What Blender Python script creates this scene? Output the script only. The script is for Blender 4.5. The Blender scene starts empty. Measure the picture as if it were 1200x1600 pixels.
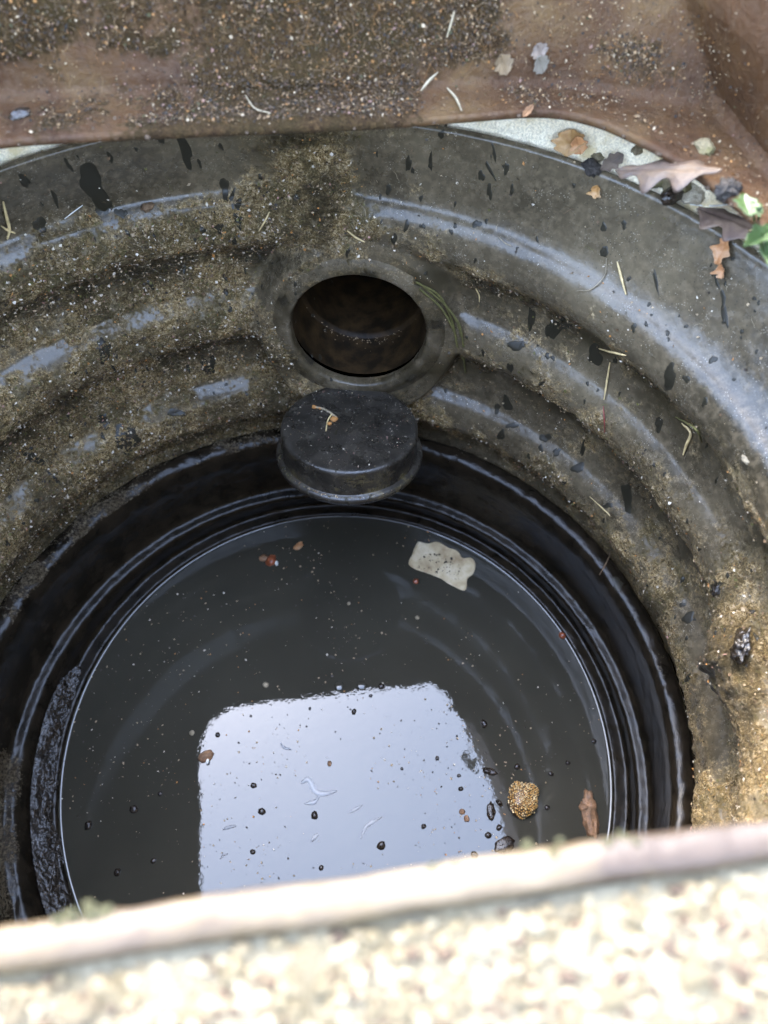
import bpy, math, random
import numpy as np
from mathutils import Vector, Matrix, Euler

random.seed(7)
rng = np.random.default_rng(11)
C = bpy.context.scene.collection
S = bpy.context.scene

# ------------------------------------------------------------------ camera
CAM = np.array([0.0298, -0.2187, 0.8622])
FPX = 1201.0                      # focal length in pixels of a 1200 x 1600 frame
PIT, ROLL = math.radians(58.5), math.radians(4.0)
FW = np.array([0, math.cos(PIT), -math.sin(PIT)])
_r0 = np.array([1.0, 0, 0]); _u0 = np.cross(_r0, FW)
RT = math.cos(ROLL) * _r0 + math.sin(ROLL) * _u0
UP = -math.sin(ROLL) * _r0 + math.cos(ROLL) * _u0
cd = bpy.data.cameras.new('camera')
cam = bpy.data.objects.new('camera', cd); C.objects.link(cam)
M = Matrix.Identity(4)
for i in range(3):
    M[i][0], M[i][1], M[i][2], M[i][3] = RT[i], UP[i], -FW[i], CAM[i]
cam.matrix_world = M
cd.sensor_fit = 'VERTICAL'; cd.sensor_height = 24.0; cd.sensor_width = 18.0
cd.lens = FPX / 1600.0 * 24.0
cd.clip_start = 0.01; cd.clip_end = 300
cd.dof.use_dof = True; cd.dof.focus_distance = 0.70
cd.dof.aperture_fstop = cd.lens / 5.0          # 5 mm entrance pupil
S.camera = cam

# ------------------------------------------------------------------ sky, sun, exposure
SUN_DIR = Vector((-0.30, 0.55, 0.78)).normalized()     # towards the sun
W = bpy.data.worlds.new('World'); S.world = W; W.use_nodes = True
wn = W.node_tree; wn.nodes.clear()
sky = wn.nodes.new('ShaderNodeTexSky'); sky.sky_type = 'NISHITA'; sky.sun_disc = False
sky.sun_elevation = math.asin(SUN_DIR.z)
sky.sun_rotation = math.atan2(SUN_DIR.x, SUN_DIR.y)
sky.air_density = 1.0; sky.dust_density = 1.0; sky.ozone_density = 1.0
hs = wn.nodes.new('ShaderNodeHueSaturation'); hs.inputs['Saturation'].default_value = 0.78
bg = wn.nodes.new('ShaderNodeBackground'); bg.inputs['Strength'].default_value = 0.13
wo = wn.nodes.new('ShaderNodeOutputWorld')
wn.links.new(sky.outputs[0], hs.inputs['Color']); wn.links.new(hs.outputs[0], bg.inputs['Color'])
wn.links.new(bg.outputs[0], wo.inputs['Surface'])
ld = bpy.data.lights.new('sun', 'SUN'); ld.energy = 0.5 * 0.6; ld.angle = math.radians(12); ld.color = (1.0, 0.89, 0.70)
sun = bpy.data.objects.new('sun', ld); C.objects.link(sun)
sun.rotation_euler = SUN_DIR.to_track_quat('Z', 'Y').to_euler()
S.view_settings.view_transform = 'Standard'; S.view_settings.look = 'None'
S.view_settings.gamma = 1.0; S.view_settings.use_curve_mapping = False
S.view_settings.exposure = 5.08
S.cycles.use_denoising = True
S.cycles.max_bounces = 8; S.cycles.diffuse_bounces = 5; S.cycles.glossy_bounces = 5
S.cycles.caustics_reflective = False; S.cycles.caustics_refractive = False

# ------------------------------------------------------------------ noise
def _hash(ix, iy, iz):
    h = (ix.astype(np.int64) * 374761393 + iy.astype(np.int64) * 668265263 + iz.astype(np.int64) * 1274126177) & 0xffffffff
    h = ((h ^ (h >> 13)) * 1103515245) & 0xffffffff
    h = ((h ^ (h >> 16)) * 2246822519) & 0xffffffff
    return ((h ^ (h >> 15)) & 0xffff) / 65535.0
def vnoise(p):
    p = np.asarray(p, float); i = np.floor(p).astype(np.int64); f = p - i
    f = f * f * f * (f * (f * 6 - 15) + 10); out = 0
    for dx in (0, 1):
        wx = f[..., 0] if dx else 1 - f[..., 0]
        for dy in (0, 1):
            wy = f[..., 1] if dy else 1 - f[..., 1]
            for dz in (0, 1):
                wz = f[..., 2] if dz else 1 - f[..., 2]
                out = out + wx * wy * wz * _hash(i[..., 0] + dx, i[..., 1] + dy, i[..., 2] + dz)
    return out
def fbm(p, sc, octv=4, gain=0.5, off=0.0):
    p = np.asarray(p) * sc + off; a = 1.0; s = 0; t = 0
    for k in range(octv):
        s = s + a * vnoise(p); t += a; a *= gain; p = p * 2.03 + 17.3
    return s / t
def sstep(a, b, x):
    t = np.clip((x - a) / (b - a), 0, 1); return t * t * (3 - 2 * t)

# ------------------------------------------------------------------ materials
class NT:
    def __init__(s, name):
        s.m = bpy.data.materials.new(name); s.m.use_nodes = True; s.t = s.m.node_tree
        s.b = s.t.nodes['Principled BSDF']
        s.tc = s.t.nodes.new('ShaderNodeTexCoord')
        s.out = [n for n in s.t.nodes if n.type == 'OUTPUT_MATERIAL'][0]
    def n(s, typ, **kw):
        q = s.t.nodes.new(typ)
        for k, v in kw.items():
            if k in q.inputs: q.inputs[k].default_value = v
            else: setattr(q, k, v)
        return q
    def l(s, a, b): s.t.links.new(a, b)
    def noise(s, scale, detail=4, rough=0.55, dist=0.0, vec=None):
        q = s.n('ShaderNodeTexNoise'); q.inputs['Scale'].default_value = scale; q.inputs['Detail'].default_value = detail
        q.inputs['Roughness'].default_value = rough; q.inputs['Distortion'].default_value = dist
        s.l(vec if vec else s.tc.outputs['Object'], q.inputs['Vector']); return q.outputs['Fac']
    def ramp(s, fac, stops):
        q = s.n('ShaderNodeValToRGB'); e = q.color_ramp.elements
        while len(e) < len(stops): e.new(0.5)
        for k, (p, c) in enumerate(stops):
            e[k].position = p; e[k].color = (c[0], c[1], c[2], 1) if hasattr(c, '__len__') else (c, c, c, 1)
        s.l(fac, q.inputs[0]); return q.outputs[0]
    def mix(s, fac, a, b, mode='MIX'):
        q = s.n('ShaderNodeMix', data_type='RGBA', blend_type=mode)
        for inp, v in ((q.inputs['Factor'], fac), (q.inputs['A'], a), (q.inputs['B'], b)): pass
        def put(sock, v):
            if hasattr(v, 'is_linked'): s.l(v, sock)
            elif hasattr(v, '__len__'): sock.default_value = (v[0], v[1], v[2], 1)
            else: sock.default_value = v
        put(q.inputs[0], fac); put(q.inputs[6], a); put(q.inputs[7], b)
        return q.outputs[2]
    def math(s, op, a, b=None, clamp=False):
        q = s.n('ShaderNodeMath', operation=op, use_clamp=clamp)
        for k, v in ((0, a), (1, b)):
            if v is None: continue
            if hasattr(v, 'is_linked'): s.l(v, q.inputs[k])
            else: q.inputs[k].default_value = v
        return q.outputs[0]
    def attr(s, name):
        q = s.n('ShaderNodeAttribute', attribute_name=name); return q.outputs['Fac']
    def bump(s, h, dist, strength=1.0, prev=None):
        q = s.n('ShaderNodeBump'); q.inputs['Distance'].default_value = dist
        if hasattr(strength, 'is_linked'): s.l(strength, q.inputs['Strength'])
        else: q.inputs['Strength'].default_value = strength
        s.l(h, q.inputs['Height'])
        if prev: s.l(prev, q.inputs['Normal'])
        return q.outputs[0]
    def set(s, col=None, rough=None, normal=None, spec=None, ior=None, **kw):
        for nm, v in (('Base Color', col), ('Roughness', rough), ('Normal', normal), ('Specular IOR Level', spec), ('IOR', ior)):
            if v is None: continue
            if hasattr(v, 'is_linked'): s.l(v, s.b.inputs[nm])
            elif hasattr(v, '__len__'): s.b.inputs[nm].default_value = (v[0], v[1], v[2], 1)
            else: s.b.inputs[nm].default_value = v
        return s.m

def simple(name, col, rough=0.6, var=0.35, scale=300, bump=0.0004, spec=0.5):
    k = NT(name); f = k.noise(scale, 4)
    lo = [c * (1 - var) for c in col]; hi = [min(1, c * (1 + var)) for c in col]
    c = k.ramp(f, [(0.3, lo), (0.7, hi)])
    return k.set(c, rough, k.bump(k.noise(scale * 2.2, 5), bump, 0.8), spec)

def make_riser():
    k = NT('filmed_plastic')
    film = k.noise(9, 5, 0.6); fine = k.noise(160, 5, 0.65)
    base = k.ramp(film, [(0.32, (0.034, 0.027, 0.016)), (0.5, (0.068, 0.053, 0.032)), (0.68, (0.112, 0.089, 0.054))])
    base = k.mix(k.ramp(fine, [(0.45, 0.0), (0.72, 0.55)]), base, (0.17, 0.13, 0.08))
    vor = k.n('ShaderNodeTexVoronoi', Scale=260.0); k.l(k.tc.outputs['Object'], vor.inputs['Vector'])
    base = k.mix(k.ramp(vor.outputs['Distance'], [(0.10, 0.6), (0.17, 0.0)]), base, (0.014, 0.015, 0.011))
    # crust of silt and root fibre
    fib = k.noise(300, 6, 0.72, 1.6); big = k.noise(38, 5, 0.65)
    crust = k.ramp(fib, [(0.34, (0.020, 0.011, 0.003)), (0.44, (0.135, 0.082, 0.025)), (0.53, (0.38, 0.255, 0.100)), (0.62, (0.80, 0.62, 0.36))])
    crust = k.mix(k.ramp(big, [(0.38, 0.75), (0.54, 0.0)]), crust, (0.070, 0.056, 0.017))
    crust = k.mix(k.ramp(k.noise(13, 5, 0.7), [(0.40, 0.72), (0.58, 0.0)]), crust, (0.050, 0.034, 0.012))
    crust = k.mix(k.ramp(k.noise(90, 4), [(0.58, 0.0), (0.72, 0.45)]), crust, (0.34, 0.28, 0.18))
    a = k.attr('crust')
    m = k.math('ADD', a, k.math('MULTIPLY', k.math('SUBTRACT', k.noise(200, 7, 0.75), 0.5), 1.5))
    m = k.ramp(m, [(0.28, 0.0), (0.66, 1.0)])
    col = k.mix(m, base, crust)
    # scattered pale flecks
    fl = k.n('ShaderNodeTexVoronoi', Scale=520.0); k.l(k.tc.outputs['Object'], fl.inputs['Vector'])
    flm = k.math('MULTIPLY', k.ramp(fl.outputs['Distance'], [(0.16, 1.0), (0.22, 0.0)]), k.ramp(k.noise(70, 3), [(0.5, 0.0), (0.62, 1.0)]))
    col = k.mix(k.math('MULTIPLY', flm, 0.7), col, (0.36, 0.32, 0.25))
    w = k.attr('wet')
    col = k.mix(k.math('MULTIPLY', w, 0.9), col, (0.024, 0.018, 0.008))  # darkens damp and mud, and paints shade into the rib creases
    r0 = k.ramp(k.noise(60, 4), [(0.3, 0.20), (0.7, 0.32)])
    r = k.mix(m, r0, (0.75, 0.75, 0.75)); r = k.mix(w, r, (0.35, 0.35, 0.35))
    b1 = k.bump(k.noise(130, 5, 0.65), 0.0011, 0.30)
    b2 = k.bump(fib, 0.006, k.math('MULTIPLY', m, 1.0), b1)
    return k.set(col, r, b2, 0.33)
M_RISER = make_riser()

def make_black():
    k = NT('wet_black_plastic')
    f = k.noise(45, 5, 0.6); d = k.noise(320, 6, 0.7)
    a = k.attr('crust')
    base = k.ramp(f, [(0.35, (0.007, 0.0055, 0.0035)), (0.65, (0.018, 0.013, 0.008))])
    mud = k.ramp(d, [(0.35, (0.016, 0.011, 0.006)), (0.53, (0.062, 0.044, 0.024)), (0.68, (0.20, 0.16, 0.10))])
    m = k.ramp(k.math('ADD', a, k.math('MULTIPLY', k.math('SUBTRACT', d, 0.5), 0.8)), [(0.42, 0.0), (0.6, 1.0)])
    col = k.mix(m, base, mud)
    r = k.mix(m, k.ramp(k.noise(90, 4), [(0.3, 0.08), (0.7, 0.22)]), k.ramp(d, [(0.4, 0.2), (0.7, 0.6)]))
    b = k.bump(k.noise(260, 5, 0.7), 0.0012, 0.35)
    b = k.bump(k.noise(120, 4, 0.6), 0.002, 0.20, b)
    b = k.bump(d, 0.004, k.math('MULTIPLY', m, 0.9), b)
    return k.set(col, r, b, 0.20)
M_BLACK = make_black()

def make_sludge():
    k = NT('wet_black_sludge'); d = k.noise(160, 6, 0.7, 0.8)
    c = k.ramp(d, [(0.35, (0.010, 0.008, 0.006)), (0.6, (0.028, 0.021, 0.015)), (0.75, (0.08, 0.06, 0.04))])
    b = k.bump(k.noise(170, 5, 0.6), 0.0035, 0.8)
    return k.set(c, k.ramp(k.noise(300, 3), [(0.4, 0.08), (0.7, 0.25)]), b, 0.8)
M_SLUDGE = make_sludge()

def make_water():
    k = NT('murky_water')
    f = k.noise(6, 4)
    c = k.ramp(f, [(0.3, (0.029, 0.026, 0.019)), (0.7, (0.040, 0.036, 0.026))])
    b = k.bump(k.noise(14, 2, 0.4), 0.0015, 0.012); b = k.bump(k.noise(75, 3, 0.6), 0.0008, 0.10, b)
    return k.set(c, 0.004, b, None, 1.50)
M_WATER = make_water()

def make_frame():
    k = NT('rusty_brown_steel')
    big = k.noise(16, 5, 0.62); fine = k.noise(240, 6, 0.7)
    rust = k.ramp(big, [(0.30, (0.020, 0.008, 0.003)), (0.48, (0.052, 0.023, 0.0085)), (0.60, (0.074, 0.038, 0.014)), (0.74, (0.115, 0.068, 0.027))])
    rust = k.mix(k.ramp(fine, [(0.4, 0.5), (0.6, 0.0)]), rust, (0.070, 0.042, 0.024))
    a = k.attr('crust')
    soil = k.ramp(k.noise(330, 6, 0.72, 1.2), [(0.3, (0.007, 0.0035, 0.001)), (0.47, (0.034, 0.017, 0.005)), (0.6, (0.072, 0.040, 0.014)), (0.76, (0.15, 0.095, 0.042))])
    soil = k.mix(k.ramp(k.noise(45, 4), [(0.4, 0.6), (0.62, 0.0)]), soil, (0.032, 0.021, 0.005))
    m = k.ramp(k.math('ADD', a, k.math('MULTIPLY', k.math('SUBTRACT', k.noise(170, 6, 0.7), 0.5), 1.0)), [(0.40, 0.0), (0.6, 1.0)])
    col = k.mix(m, rust, soil)
    vo = k.n('ShaderNodeTexVoronoi', Scale=300.0); k.l(k.tc.outputs['Object'], vo.inputs['Vector'])
    sp = k.math('MULTIPLY', k.ramp(vo.outputs['Distance'], [(0.14, 1.0), (0.20, 0.0)]), k.ramp(k.noise(55, 3), [(0.48, 0.0), (0.6, 1.0)]))
    col = k.mix(k.math('MULTIPLY', sp, 0.55), col, (0.16, 0.105, 0.055))
    col = k.mix(k.ramp(k.noise(26, 6, 0.75), [(0.60, 0.0), (0.74, 0.5)]), col, (0.125, 0.080, 0.048))
    b = k.bump(k.noise(48, 4, .6), 0.004, 0.45); b = k.bump(fine, 0.0022, 0.8, b); b = k.bump(k.noise(330, 6, 0.72, 1.2), 0.004, k.math('MULTIPLY', m, 0.9), b)
    return k.set(col, k.mix(m, k.ramp(k.noise(80, 4), [(0.3, 0.38), (0.7, 0.62)]), (0.9, 0.9, 0.9)), b, 0.18)
M_FRAME = make_frame()

def make_concrete(name, a, b_, sc=1.0, moss=None):
    k = NT(name); f = k.noise(40 * sc, 6, 0.7); g = k.noise(400 * sc, 5, 0.7)
    c = k.ramp(f, [(0.3, a), (0.7, b_)])
    c = k.mix(k.ramp(g, [(0.42, 0.5), (0.58, 0.0)]), c, [x * 0.45 for x in a])
    if moss: c = k.mix(k.ramp(k.noise(28 * sc, 5, .65), [(0.50, 0.0), (0.64, 0.75)]), c, moss)
    b = k.bump(g, 0.002, 0.7); b = k.bump(f, 0.004, 0.5, b)
    return k.set(c, 0.9, b, 0.3)
M_MORTAR = make_concrete('pale_mortar', (0.88, 0.74, 0.50), (0.94, 0.84, 0.63), 1.6, (0.60, 0.46, 0.22))
M_INFILL = make_concrete('weathered_infill_concrete', (0.10, 0.082, 0.052), (0.20, 0.170, 0.112), 1.0, (0.06, 0.046, 0.022))
M_GROUND = make_concrete('trodden_earth', (0.10, 0.08, 0.055), (0.17, 0.14, 0.10), 0.2, (0.06, 0.07, 0.03))
M_EDGE = simple('worn_steel_edge', (0.27, 0.19, 0.14), 0.5, 0.5, 60, 0.001)
M_CAP = None
def make_cap():
    k = NT('dark_cap_plastic'); f = k.noise(38, 5, 0.6); d = k.noise(420, 5, 0.7)
    c = k.ramp(f, [(0.35, (0.014, 0.012, 0.009)), (0.65, (0.030, 0.025, 0.019))])
    c = k.mix(k.ramp(k.noise(70, 6, 0.7), [(0.56, 0.0), (0.7, 0.5)]), c, (0.085, 0.072, 0.052))
    vo = k.n('ShaderNodeTexVoronoi', Scale=430.0); k.l(k.tc.outputs['Object'], vo.inputs['Vector'])
    sp = k.math('MULTIPLY', k.ramp(vo.outputs['Distance'], [(0.13, 1.0), (0.2, 0.0)]), k.ramp(k.noise(60, 3), [(0.46, 0.0), (0.58, 1.0)]))
    c = k.mix(k.math('MULTIPLY', sp, 0.55), c, (0.25, 0.22, 0.19))
    a = k.attr('crust')
    c = k.mix(k.ramp(k.math('ADD', a, k.math('MULTIPLY', k.math('SUBTRACT', d, 0.5), 1.0)), [(0.45, 0.0), (0.62, 0.9)]), c, (0.085, 0.066, 0.032))
    b = k.bump(d, 0.0012, 0.3); b = k.bump(k.noise(22, 3), 0.004, 0.25, b)
    return k.set(c, k.ramp(k.noise(55, 5), [(0.35, 0.18), (0.65, 0.42)]), b, 0.5)
M_CAP = make_cap()
M_WET = NT('wet_splash').set((0.022, 0.019, 0.012), 0.38, None, 0.22)
M_PIPE = NT('dark_pipe_lining')
M_PIPE = M_PIPE.set(M_PIPE.ramp(M_PIPE.noise(60, 5), [(0.4, (0.009, 0.0055, 0.0022)), (0.7, (0.042, 0.024, 0.009))]), 0.55, M_PIPE.bump(M_PIPE.noise(300, 4), 0.001, 0.4), 0.2)
FL = {
 'tan':    simple('litter_tan', (0.30, 0.22, 0.13), 0.8),
 'pale':   simple('litter_pale', (0.50, 0.43, 0.33), 0.8),
 'orange': simple('litter_orange', (0.36, 0.16, 0.04), 0.7),
 'dark':   simple('litter_dark', (0.030, 0.020, 0.011), 0.6),
 'brown':  simple('litter_brown', (0.115, 0.068, 0.033), 0.8),
 'pink':   simple('litter_pinkish', (0.32, 0.17, 0.13), 0.7),
 'moss':   simple('litter_moss', (0.085, 0.075, 0.018), 0.85),
}
FLF = {k_: simple('frame_' + k_, tuple(c_ * .42 for c_ in v_), .85) for k_, v_ in dict(tan=(.36, .22, .10), pale=(.60, .45, .28), orange=(.38, .17, .04), dark=(.030, .020, .011), brown=(.115, .068, .033), pink=(.33, .18, .13), moss=(.085, .075, .018)).items()}
M_STRAW = simple('straw', (0.48, 0.36, 0.17), 0.6, 0.3, 200)
M_ROOT = simple('pale_root', (0.25, 0.20, 0.125), 0.7, 0.3, 200)
M_SEED = simple('dark_wet_seed', (0.022, 0.015, 0.010), 0.2, 0.5, 400, 0.0006)
M_BARK = simple('sodden_bark', (0.20, 0.105, 0.050), 0.55, 0.55, 170, 0.002)
M_RED = simple('reddish_husk', (0.20, 0.055, 0.022), 0.3, 0.4, 250)
M_WHITE = simple('white_shell', (0.72, 0.70, 0.65), 0.35, 0.15, 200)
M_CELL = simple('golden_cell', (0.40, 0.215, 0.055), 0.3, 0.35, 250, 0.0005)
M_CELL2 = simple('pale_cell', (0.55, 0.40, 0.20), 0.2, 0.3, 250, 0.0005)
M_CELLGAP = simple('dark_cell_gap', (0.07, 0.035, 0.014), 0.4, 0.4, 200)
M_STONE = make_concrete('gap_stone', (0.15, 0.12, 0.07), (0.26, 0.21, 0.11), 2.0, (0.10, 0.09, 0.03))
M_CLOD = simple('dark_soil', (0.035, 0.028, 0.022), 0.9, 0.5, 250, 0.003)
M_GRIT = [make_concrete('pale_pebble', (0.24, 0.20, 0.125), (0.34, 0.29, 0.19), 2), make_concrete('ochre_pebble', (0.16, 0.120, 0.068), (0.25, 0.20, 0.12), 2), make_concrete('grey_pebble', (0.15, 0.115, 0.062), (0.24, 0.195, 0.115), 2)]
M_GREEN = NT('seedling_green')
M_GREEN.set(M_GREEN.ramp(M_GREEN.noise(150, 3), [(0.3, (0.024, 0.046, 0.010)), (0.7, (0.042, 0.068, 0.020))]), 0.45)
M_GREEN.b.inputs['Subsurface Weight'].default_value = 0.2
M_GREEN.b.inputs['Subsurface Radius'].default_value = (0.002, 0.004, 0.001)
M_GREEN = M_GREEN.m
def leafmat(name, a, b, c, sc=70):
    k = NT(name); col = k.ramp(k.noise(sc, 5, 0.65), [(0.32, a), (0.5, b), (0.68, c)])
    return k.set(col, 0.55, k.bump(k.noise(220, 4), 0.0012, 0.6), 0.4)
M_LEAF_PURPLE = leafmat('dead_leaf_mauve', (0.034, 0.023, 0.016), (0.066, 0.045, 0.032), (0.105, 0.070, 0.042))
M_LEAF_GREY = leafmat('dead_leaf_grey', (0.075, 0.057, 0.045), (0.14, 0.105, 0.080), (0.20, 0.145, 0.10))
M_LEAF_OCHRE = leafmat('dead_leaf_ochre', (0.22, 0.095, 0.022), (0.36, 0.20, 0.07), (0.44, 0.29, 0.16), 50)
M_LEAF_RUSSET = leafmat('dead_leaf_russet', (0.20, 0.085, 0.03), (0.38, 0.18, 0.07), (0.46, 0.30, 0.18), 90)
M_LEAF_PALE = leafmat('dead_leaf_pinkish_grey', (0.07, 0.045, 0.034), (0.130, 0.085, 0.064), (0.18, 0.12, 0.078))
M_SCRAP = leafmat('sodden_card', (0.24, 0.155, 0.075), (0.46, 0.36, 0.21), (0.64, 0.54, 0.37), 30)
M_SCUM = simple('grey_scum', (0.20, 0.20, 0.20), 0.3, 0.1, 200)

# ------------------------------------------------------------------ object helpers
def link(o, parent=None):
    C.objects.link(o)
    if parent: o.parent = parent
    return o
def tag(o, label=None, cat=None, group=None, kind=None):
    if label: o['label'] = label
    if cat: o['category'] = cat
    if group: o['group'] = group
    if kind: o['kind'] = kind
    return o
def empty(name, loc, label, cat, group=None):
    o = bpy.data.objects.new(name, None); o.empty_display_size = 0.02; C.objects.link(o)
    o.location = loc; tag(o, label, cat, group)
    bpy.context.view_layer.update()
    return o
def wloc(o):
    p = np.zeros(3)
    while o is not None: p = p + np.array(o.location); o = o.parent
    return p
def mesh_np(name, V, F, mats, parent=None, smooth=True, mi=None, attrs=None):
    V = np.asarray(V, float).reshape(-1, 3)
    if parent is not None: V = V - wloc(parent)
    me = bpy.data.meshes.new(name)
    F = np.asarray(F, np.int32); k = F.shape[1]
    me.vertices.add(len(V)); me.vertices.foreach_set('co', V.astype(np.float32).ravel())
    me.loops.add(F.size); me.loops.foreach_set('vertex_index', F.ravel())
    me.polygons.add(len(F)); me.polygons.foreach_set('loop_start', np.arange(0, F.size, k, dtype=np.int32))
    me.polygons.foreach_set('use_smooth', np.full(len(F), smooth))
    for m in (mats if isinstance(mats, (list, tuple)) else [mats]): me.materials.append(m)
    if mi is not None: me.polygons.foreach_set('material_index', np.asarray(mi, np.int32))
    me.update(calc_edges=True)
    for kx, v in (attrs or {}).items():
        a = me.attributes.new(kx, 'FLOAT', 'POINT'); a.data.foreach_set('value', np.asarray(v, np.float32).ravel())
    return link(bpy.data.objects.new(name, me), parent)
def grid_faces(n, m, cu=False, cv=False):
    i = np.arange(n if cu else n - 1); j = np.arange(m if cv else m - 1)
    I, J = np.meshgrid(i, j, indexing='ij'); I2 = (I + 1) % n; J2 = (J + 1) % m
    return np.stack([I * m + J, I2 * m + J, I2 * m + J2, I * m + J2], -1).reshape(-1, 4)
def grid(name, G, mat, parent=None, cu=False, cv=False, attrs=None, smooth=True):
    n, m = G.shape[:2]
    return mesh_np(name, G, grid_faces(n, m, cu, cv), mat, parent, smooth, None, attrs)
def gnormals(G, cu=False):
    du = (np.roll(G, -1, 0) - np.roll(G, 1, 0)) if cu else np.gradient(G, axis=0)
    dv = np.gradient(G, axis=1); N = np.cross(du, dv)
    return N / (np.linalg.norm(N, axis=-1, keepdims=True) + 1e-12)
_ico = {}
def ico(sub):
    if sub not in _ico:
        import bmesh
        b = bmesh.new(); bmesh.ops.create_icosphere(b, subdivisions=sub, radius=1.0)
        _ico[sub] = (np.array([v.co[:] for v in b.verts]), np.array([[v.index for v in f.verts] for f in b.faces])); b.free()
    return _ico[sub]
def lump(sub, dims, rough=0.25, sc=1.5, seed=0.0, rot=None, loc=(0, 0, 0)):
    V, F = ico(sub); n = fbm(V, sc, 3, 0.55, seed) - 0.5
    V = V * (1 + rough * 2 * n[:, None]) * np.array(dims)
    if rot is not None: V = V @ np.array(Euler(rot).to_matrix()).T
    return V + np.array(loc), F
def tube_pts(P, r, k=8):
    P = np.asarray(P, float); n = len(P); T = np.gradient(P, axis=0); T /= np.linalg.norm(T, axis=1, keepdims=True) + 1e-12
    a = np.array([0.31, 0.17, 0.93]); N1 = np.cross(T, a); N1 /= np.linalg.norm(N1, axis=1, keepdims=True); N2 = np.cross(T, N1)
    r = np.broadcast_to(np.asarray(r, float), (n,))
    t = np.linspace(0, 2 * np.pi, k, endpoint=False)
    return P[:, None] + r[:, None, None] * (np.cos(t)[None, :, None] * N1[:, None] + np.sin(t)[None, :, None] * N2[:, None])
def bez(pts, n=16):
    pts = [np.array(p, float) for p in pts]; t = np.linspace(0, 1, n)[:, None]
    while len(pts) > 1: pts = [a * (1 - t) + b * t for a, b in zip(pts[:-1], pts[1:])]
    return pts[0]
def interp_smooth(x, xp, fp):
    """monotone-ish cubic through points"""
    xp = np.asarray(xp, float); fp = np.asarray(fp, float); m = np.gradient(fp, xp)
    i = np.clip(np.searchsorted(xp, x) - 1, 0, len(xp) - 2); h = xp[i + 1] - xp[i]; t = np.clip((x - xp[i]) / h, 0, 1)
    return (2*t**3-3*t**2+1)*fp[i] + (t**3-2*t**2+t)*h*m[i] + (-2*t**3+3*t**2)*fp[i+1] + (t**3-t**2)*h*m[i+1]
PHI = math.radians(11); CP, SP = math.cos(PHI), math.sin(PHI)
def uv(u, v, z): return np.stack(np.broadcast_arrays(u * CP - v * SP, u * SP + v * CP, z), -1)
def pdir(px, py):
    d = (px - 600) / FPX * RT - (py - 800) / FPX * UP + FW; return d / np.linalg.norm(d)
def onz(px, py, z):
    d = pdir(px, py); return CAM + d * (z - CAM[2]) / d[2]
def hit(px, py):
    dg = bpy.context.evaluated_depsgraph_get()
    ok, loc, n, i, o, m = S.ray_cast(dg, Vector(CAM), Vector(pdir(px, py)))
    if not ok: return None
    loc = np.array(loc); n = np.array(n)
    if n @ (CAM - loc) < 0: n = -n
    return loc, n

# ------------------------------------------------------------------ chamber profile
ZK = [-0.08, 0.0, 0.035, 0.12, 0.205, 0.325, 0.435, 0.505]
CXK = [0.0, 0.0, -0.007, -0.014, -0.021, -0.034, -0.050, -0.012]
CYK = [0.0, 0.0, -0.011, -0.001, 0.004, 0.006, -0.008, -0.030]
def centre(z):
    return np.interp(z, ZK, CXK), np.interp(z, ZK, CYK)
LOW = [(.292, -.08), (.2985, -.01), (.300, 0), (.3004, .0035), (.3013, .0048), (.304, .0052), (.310, .0050), (.3150, .0054), (.3174, .0085), (.3183, .015), (.3190, .026), (.3205, .032), (.3235, .0355),
       (.328, .0365), (.332, .0375), (.3345, .041), (.336, .050), (.337, .065), (.3365, .085), (.3355, .096), (.3355, .106), (.337, .114), (.3405, .119), (.346, .121), (.353, .121), (.358, .118), (.361, .112), (.363, .104)]
RIS = [(.368, .100), (.369, .112), (.369, .128), (.366, .143), (.359, .152), (.350, .159), (.3450, .168), (.3440, .180), (.3455, .191), (.3495, .199), (.355, .205), (.3595, .2095), (.3630, .217), (.3665, .230), (.3685, .245),
       (.3685, .260), (.364, .270), (.356, .277), (.349, .283), (.3460, .292), (.3455, .304), (.3475, .314), (.3505, .3195), (.355, .325), (.3595, .3295), (.3630, .337), (.3670, .350), (.3700, .362), (.3700, .374), (.366, .382),
       (.359, .388), (.3545, .394), (.3525, .404), (.3540, .416), (.358, .426), (.3645, .4335), (.370, .438), (.3745, .446), (.379, .462), (.384, .485), (.388, .501), (.3895, .5055), (.393, .507), (.396, .505), (.398, .500), (.398, .42)]
def resample(prof, n):
    P = np.array(prof); d = np.r_[0, np.cumsum(np.hypot(*np.diff(P, axis=0).T))]
    t = np.linspace(0, d[-1], n)
    return interp_smooth(t, d, P[:, 0]), interp_smooth(t, d, P[:, 1])
def lathe(prof, n_th, n_p, th0=0, th1=2 * np.pi):
    R, Z = resample(prof, n_p); th = np.linspace(th0, th1, n_th, endpoint=False)
    cx, cy = centre(Z)
    return np.stack([cx[None] + R[None] * np.cos(th)[:, None], cy[None] + R[None] * np.sin(th)[:, None], np.broadcast_to(Z, (n_th, n_p))], -1), th, R, Z

chamber = empty('inspection_chamber', (0, 0, -0.08), 'round ribbed black plastic chamber sunk in the ground, silted and half full of dark water', 'inspection chamber')

# pipe socket: boss disc centre and facing
def ony(px, py, y):
    d = pdir(px, py); return CAM + d * (y - CAM[1]) / d[1]
BC = ony(560, 530, 0.333); BT = math.radians(6)
BN = np.array([0, -math.cos(BT), math.sin(BT)])
BX = np.array([1.0, 0, 0]); BY = np.cross(BN, BX) * -1
HC = ony(560, 522, 0.3322)                 # mouth of the pipe
HR = 0.0700

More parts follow.
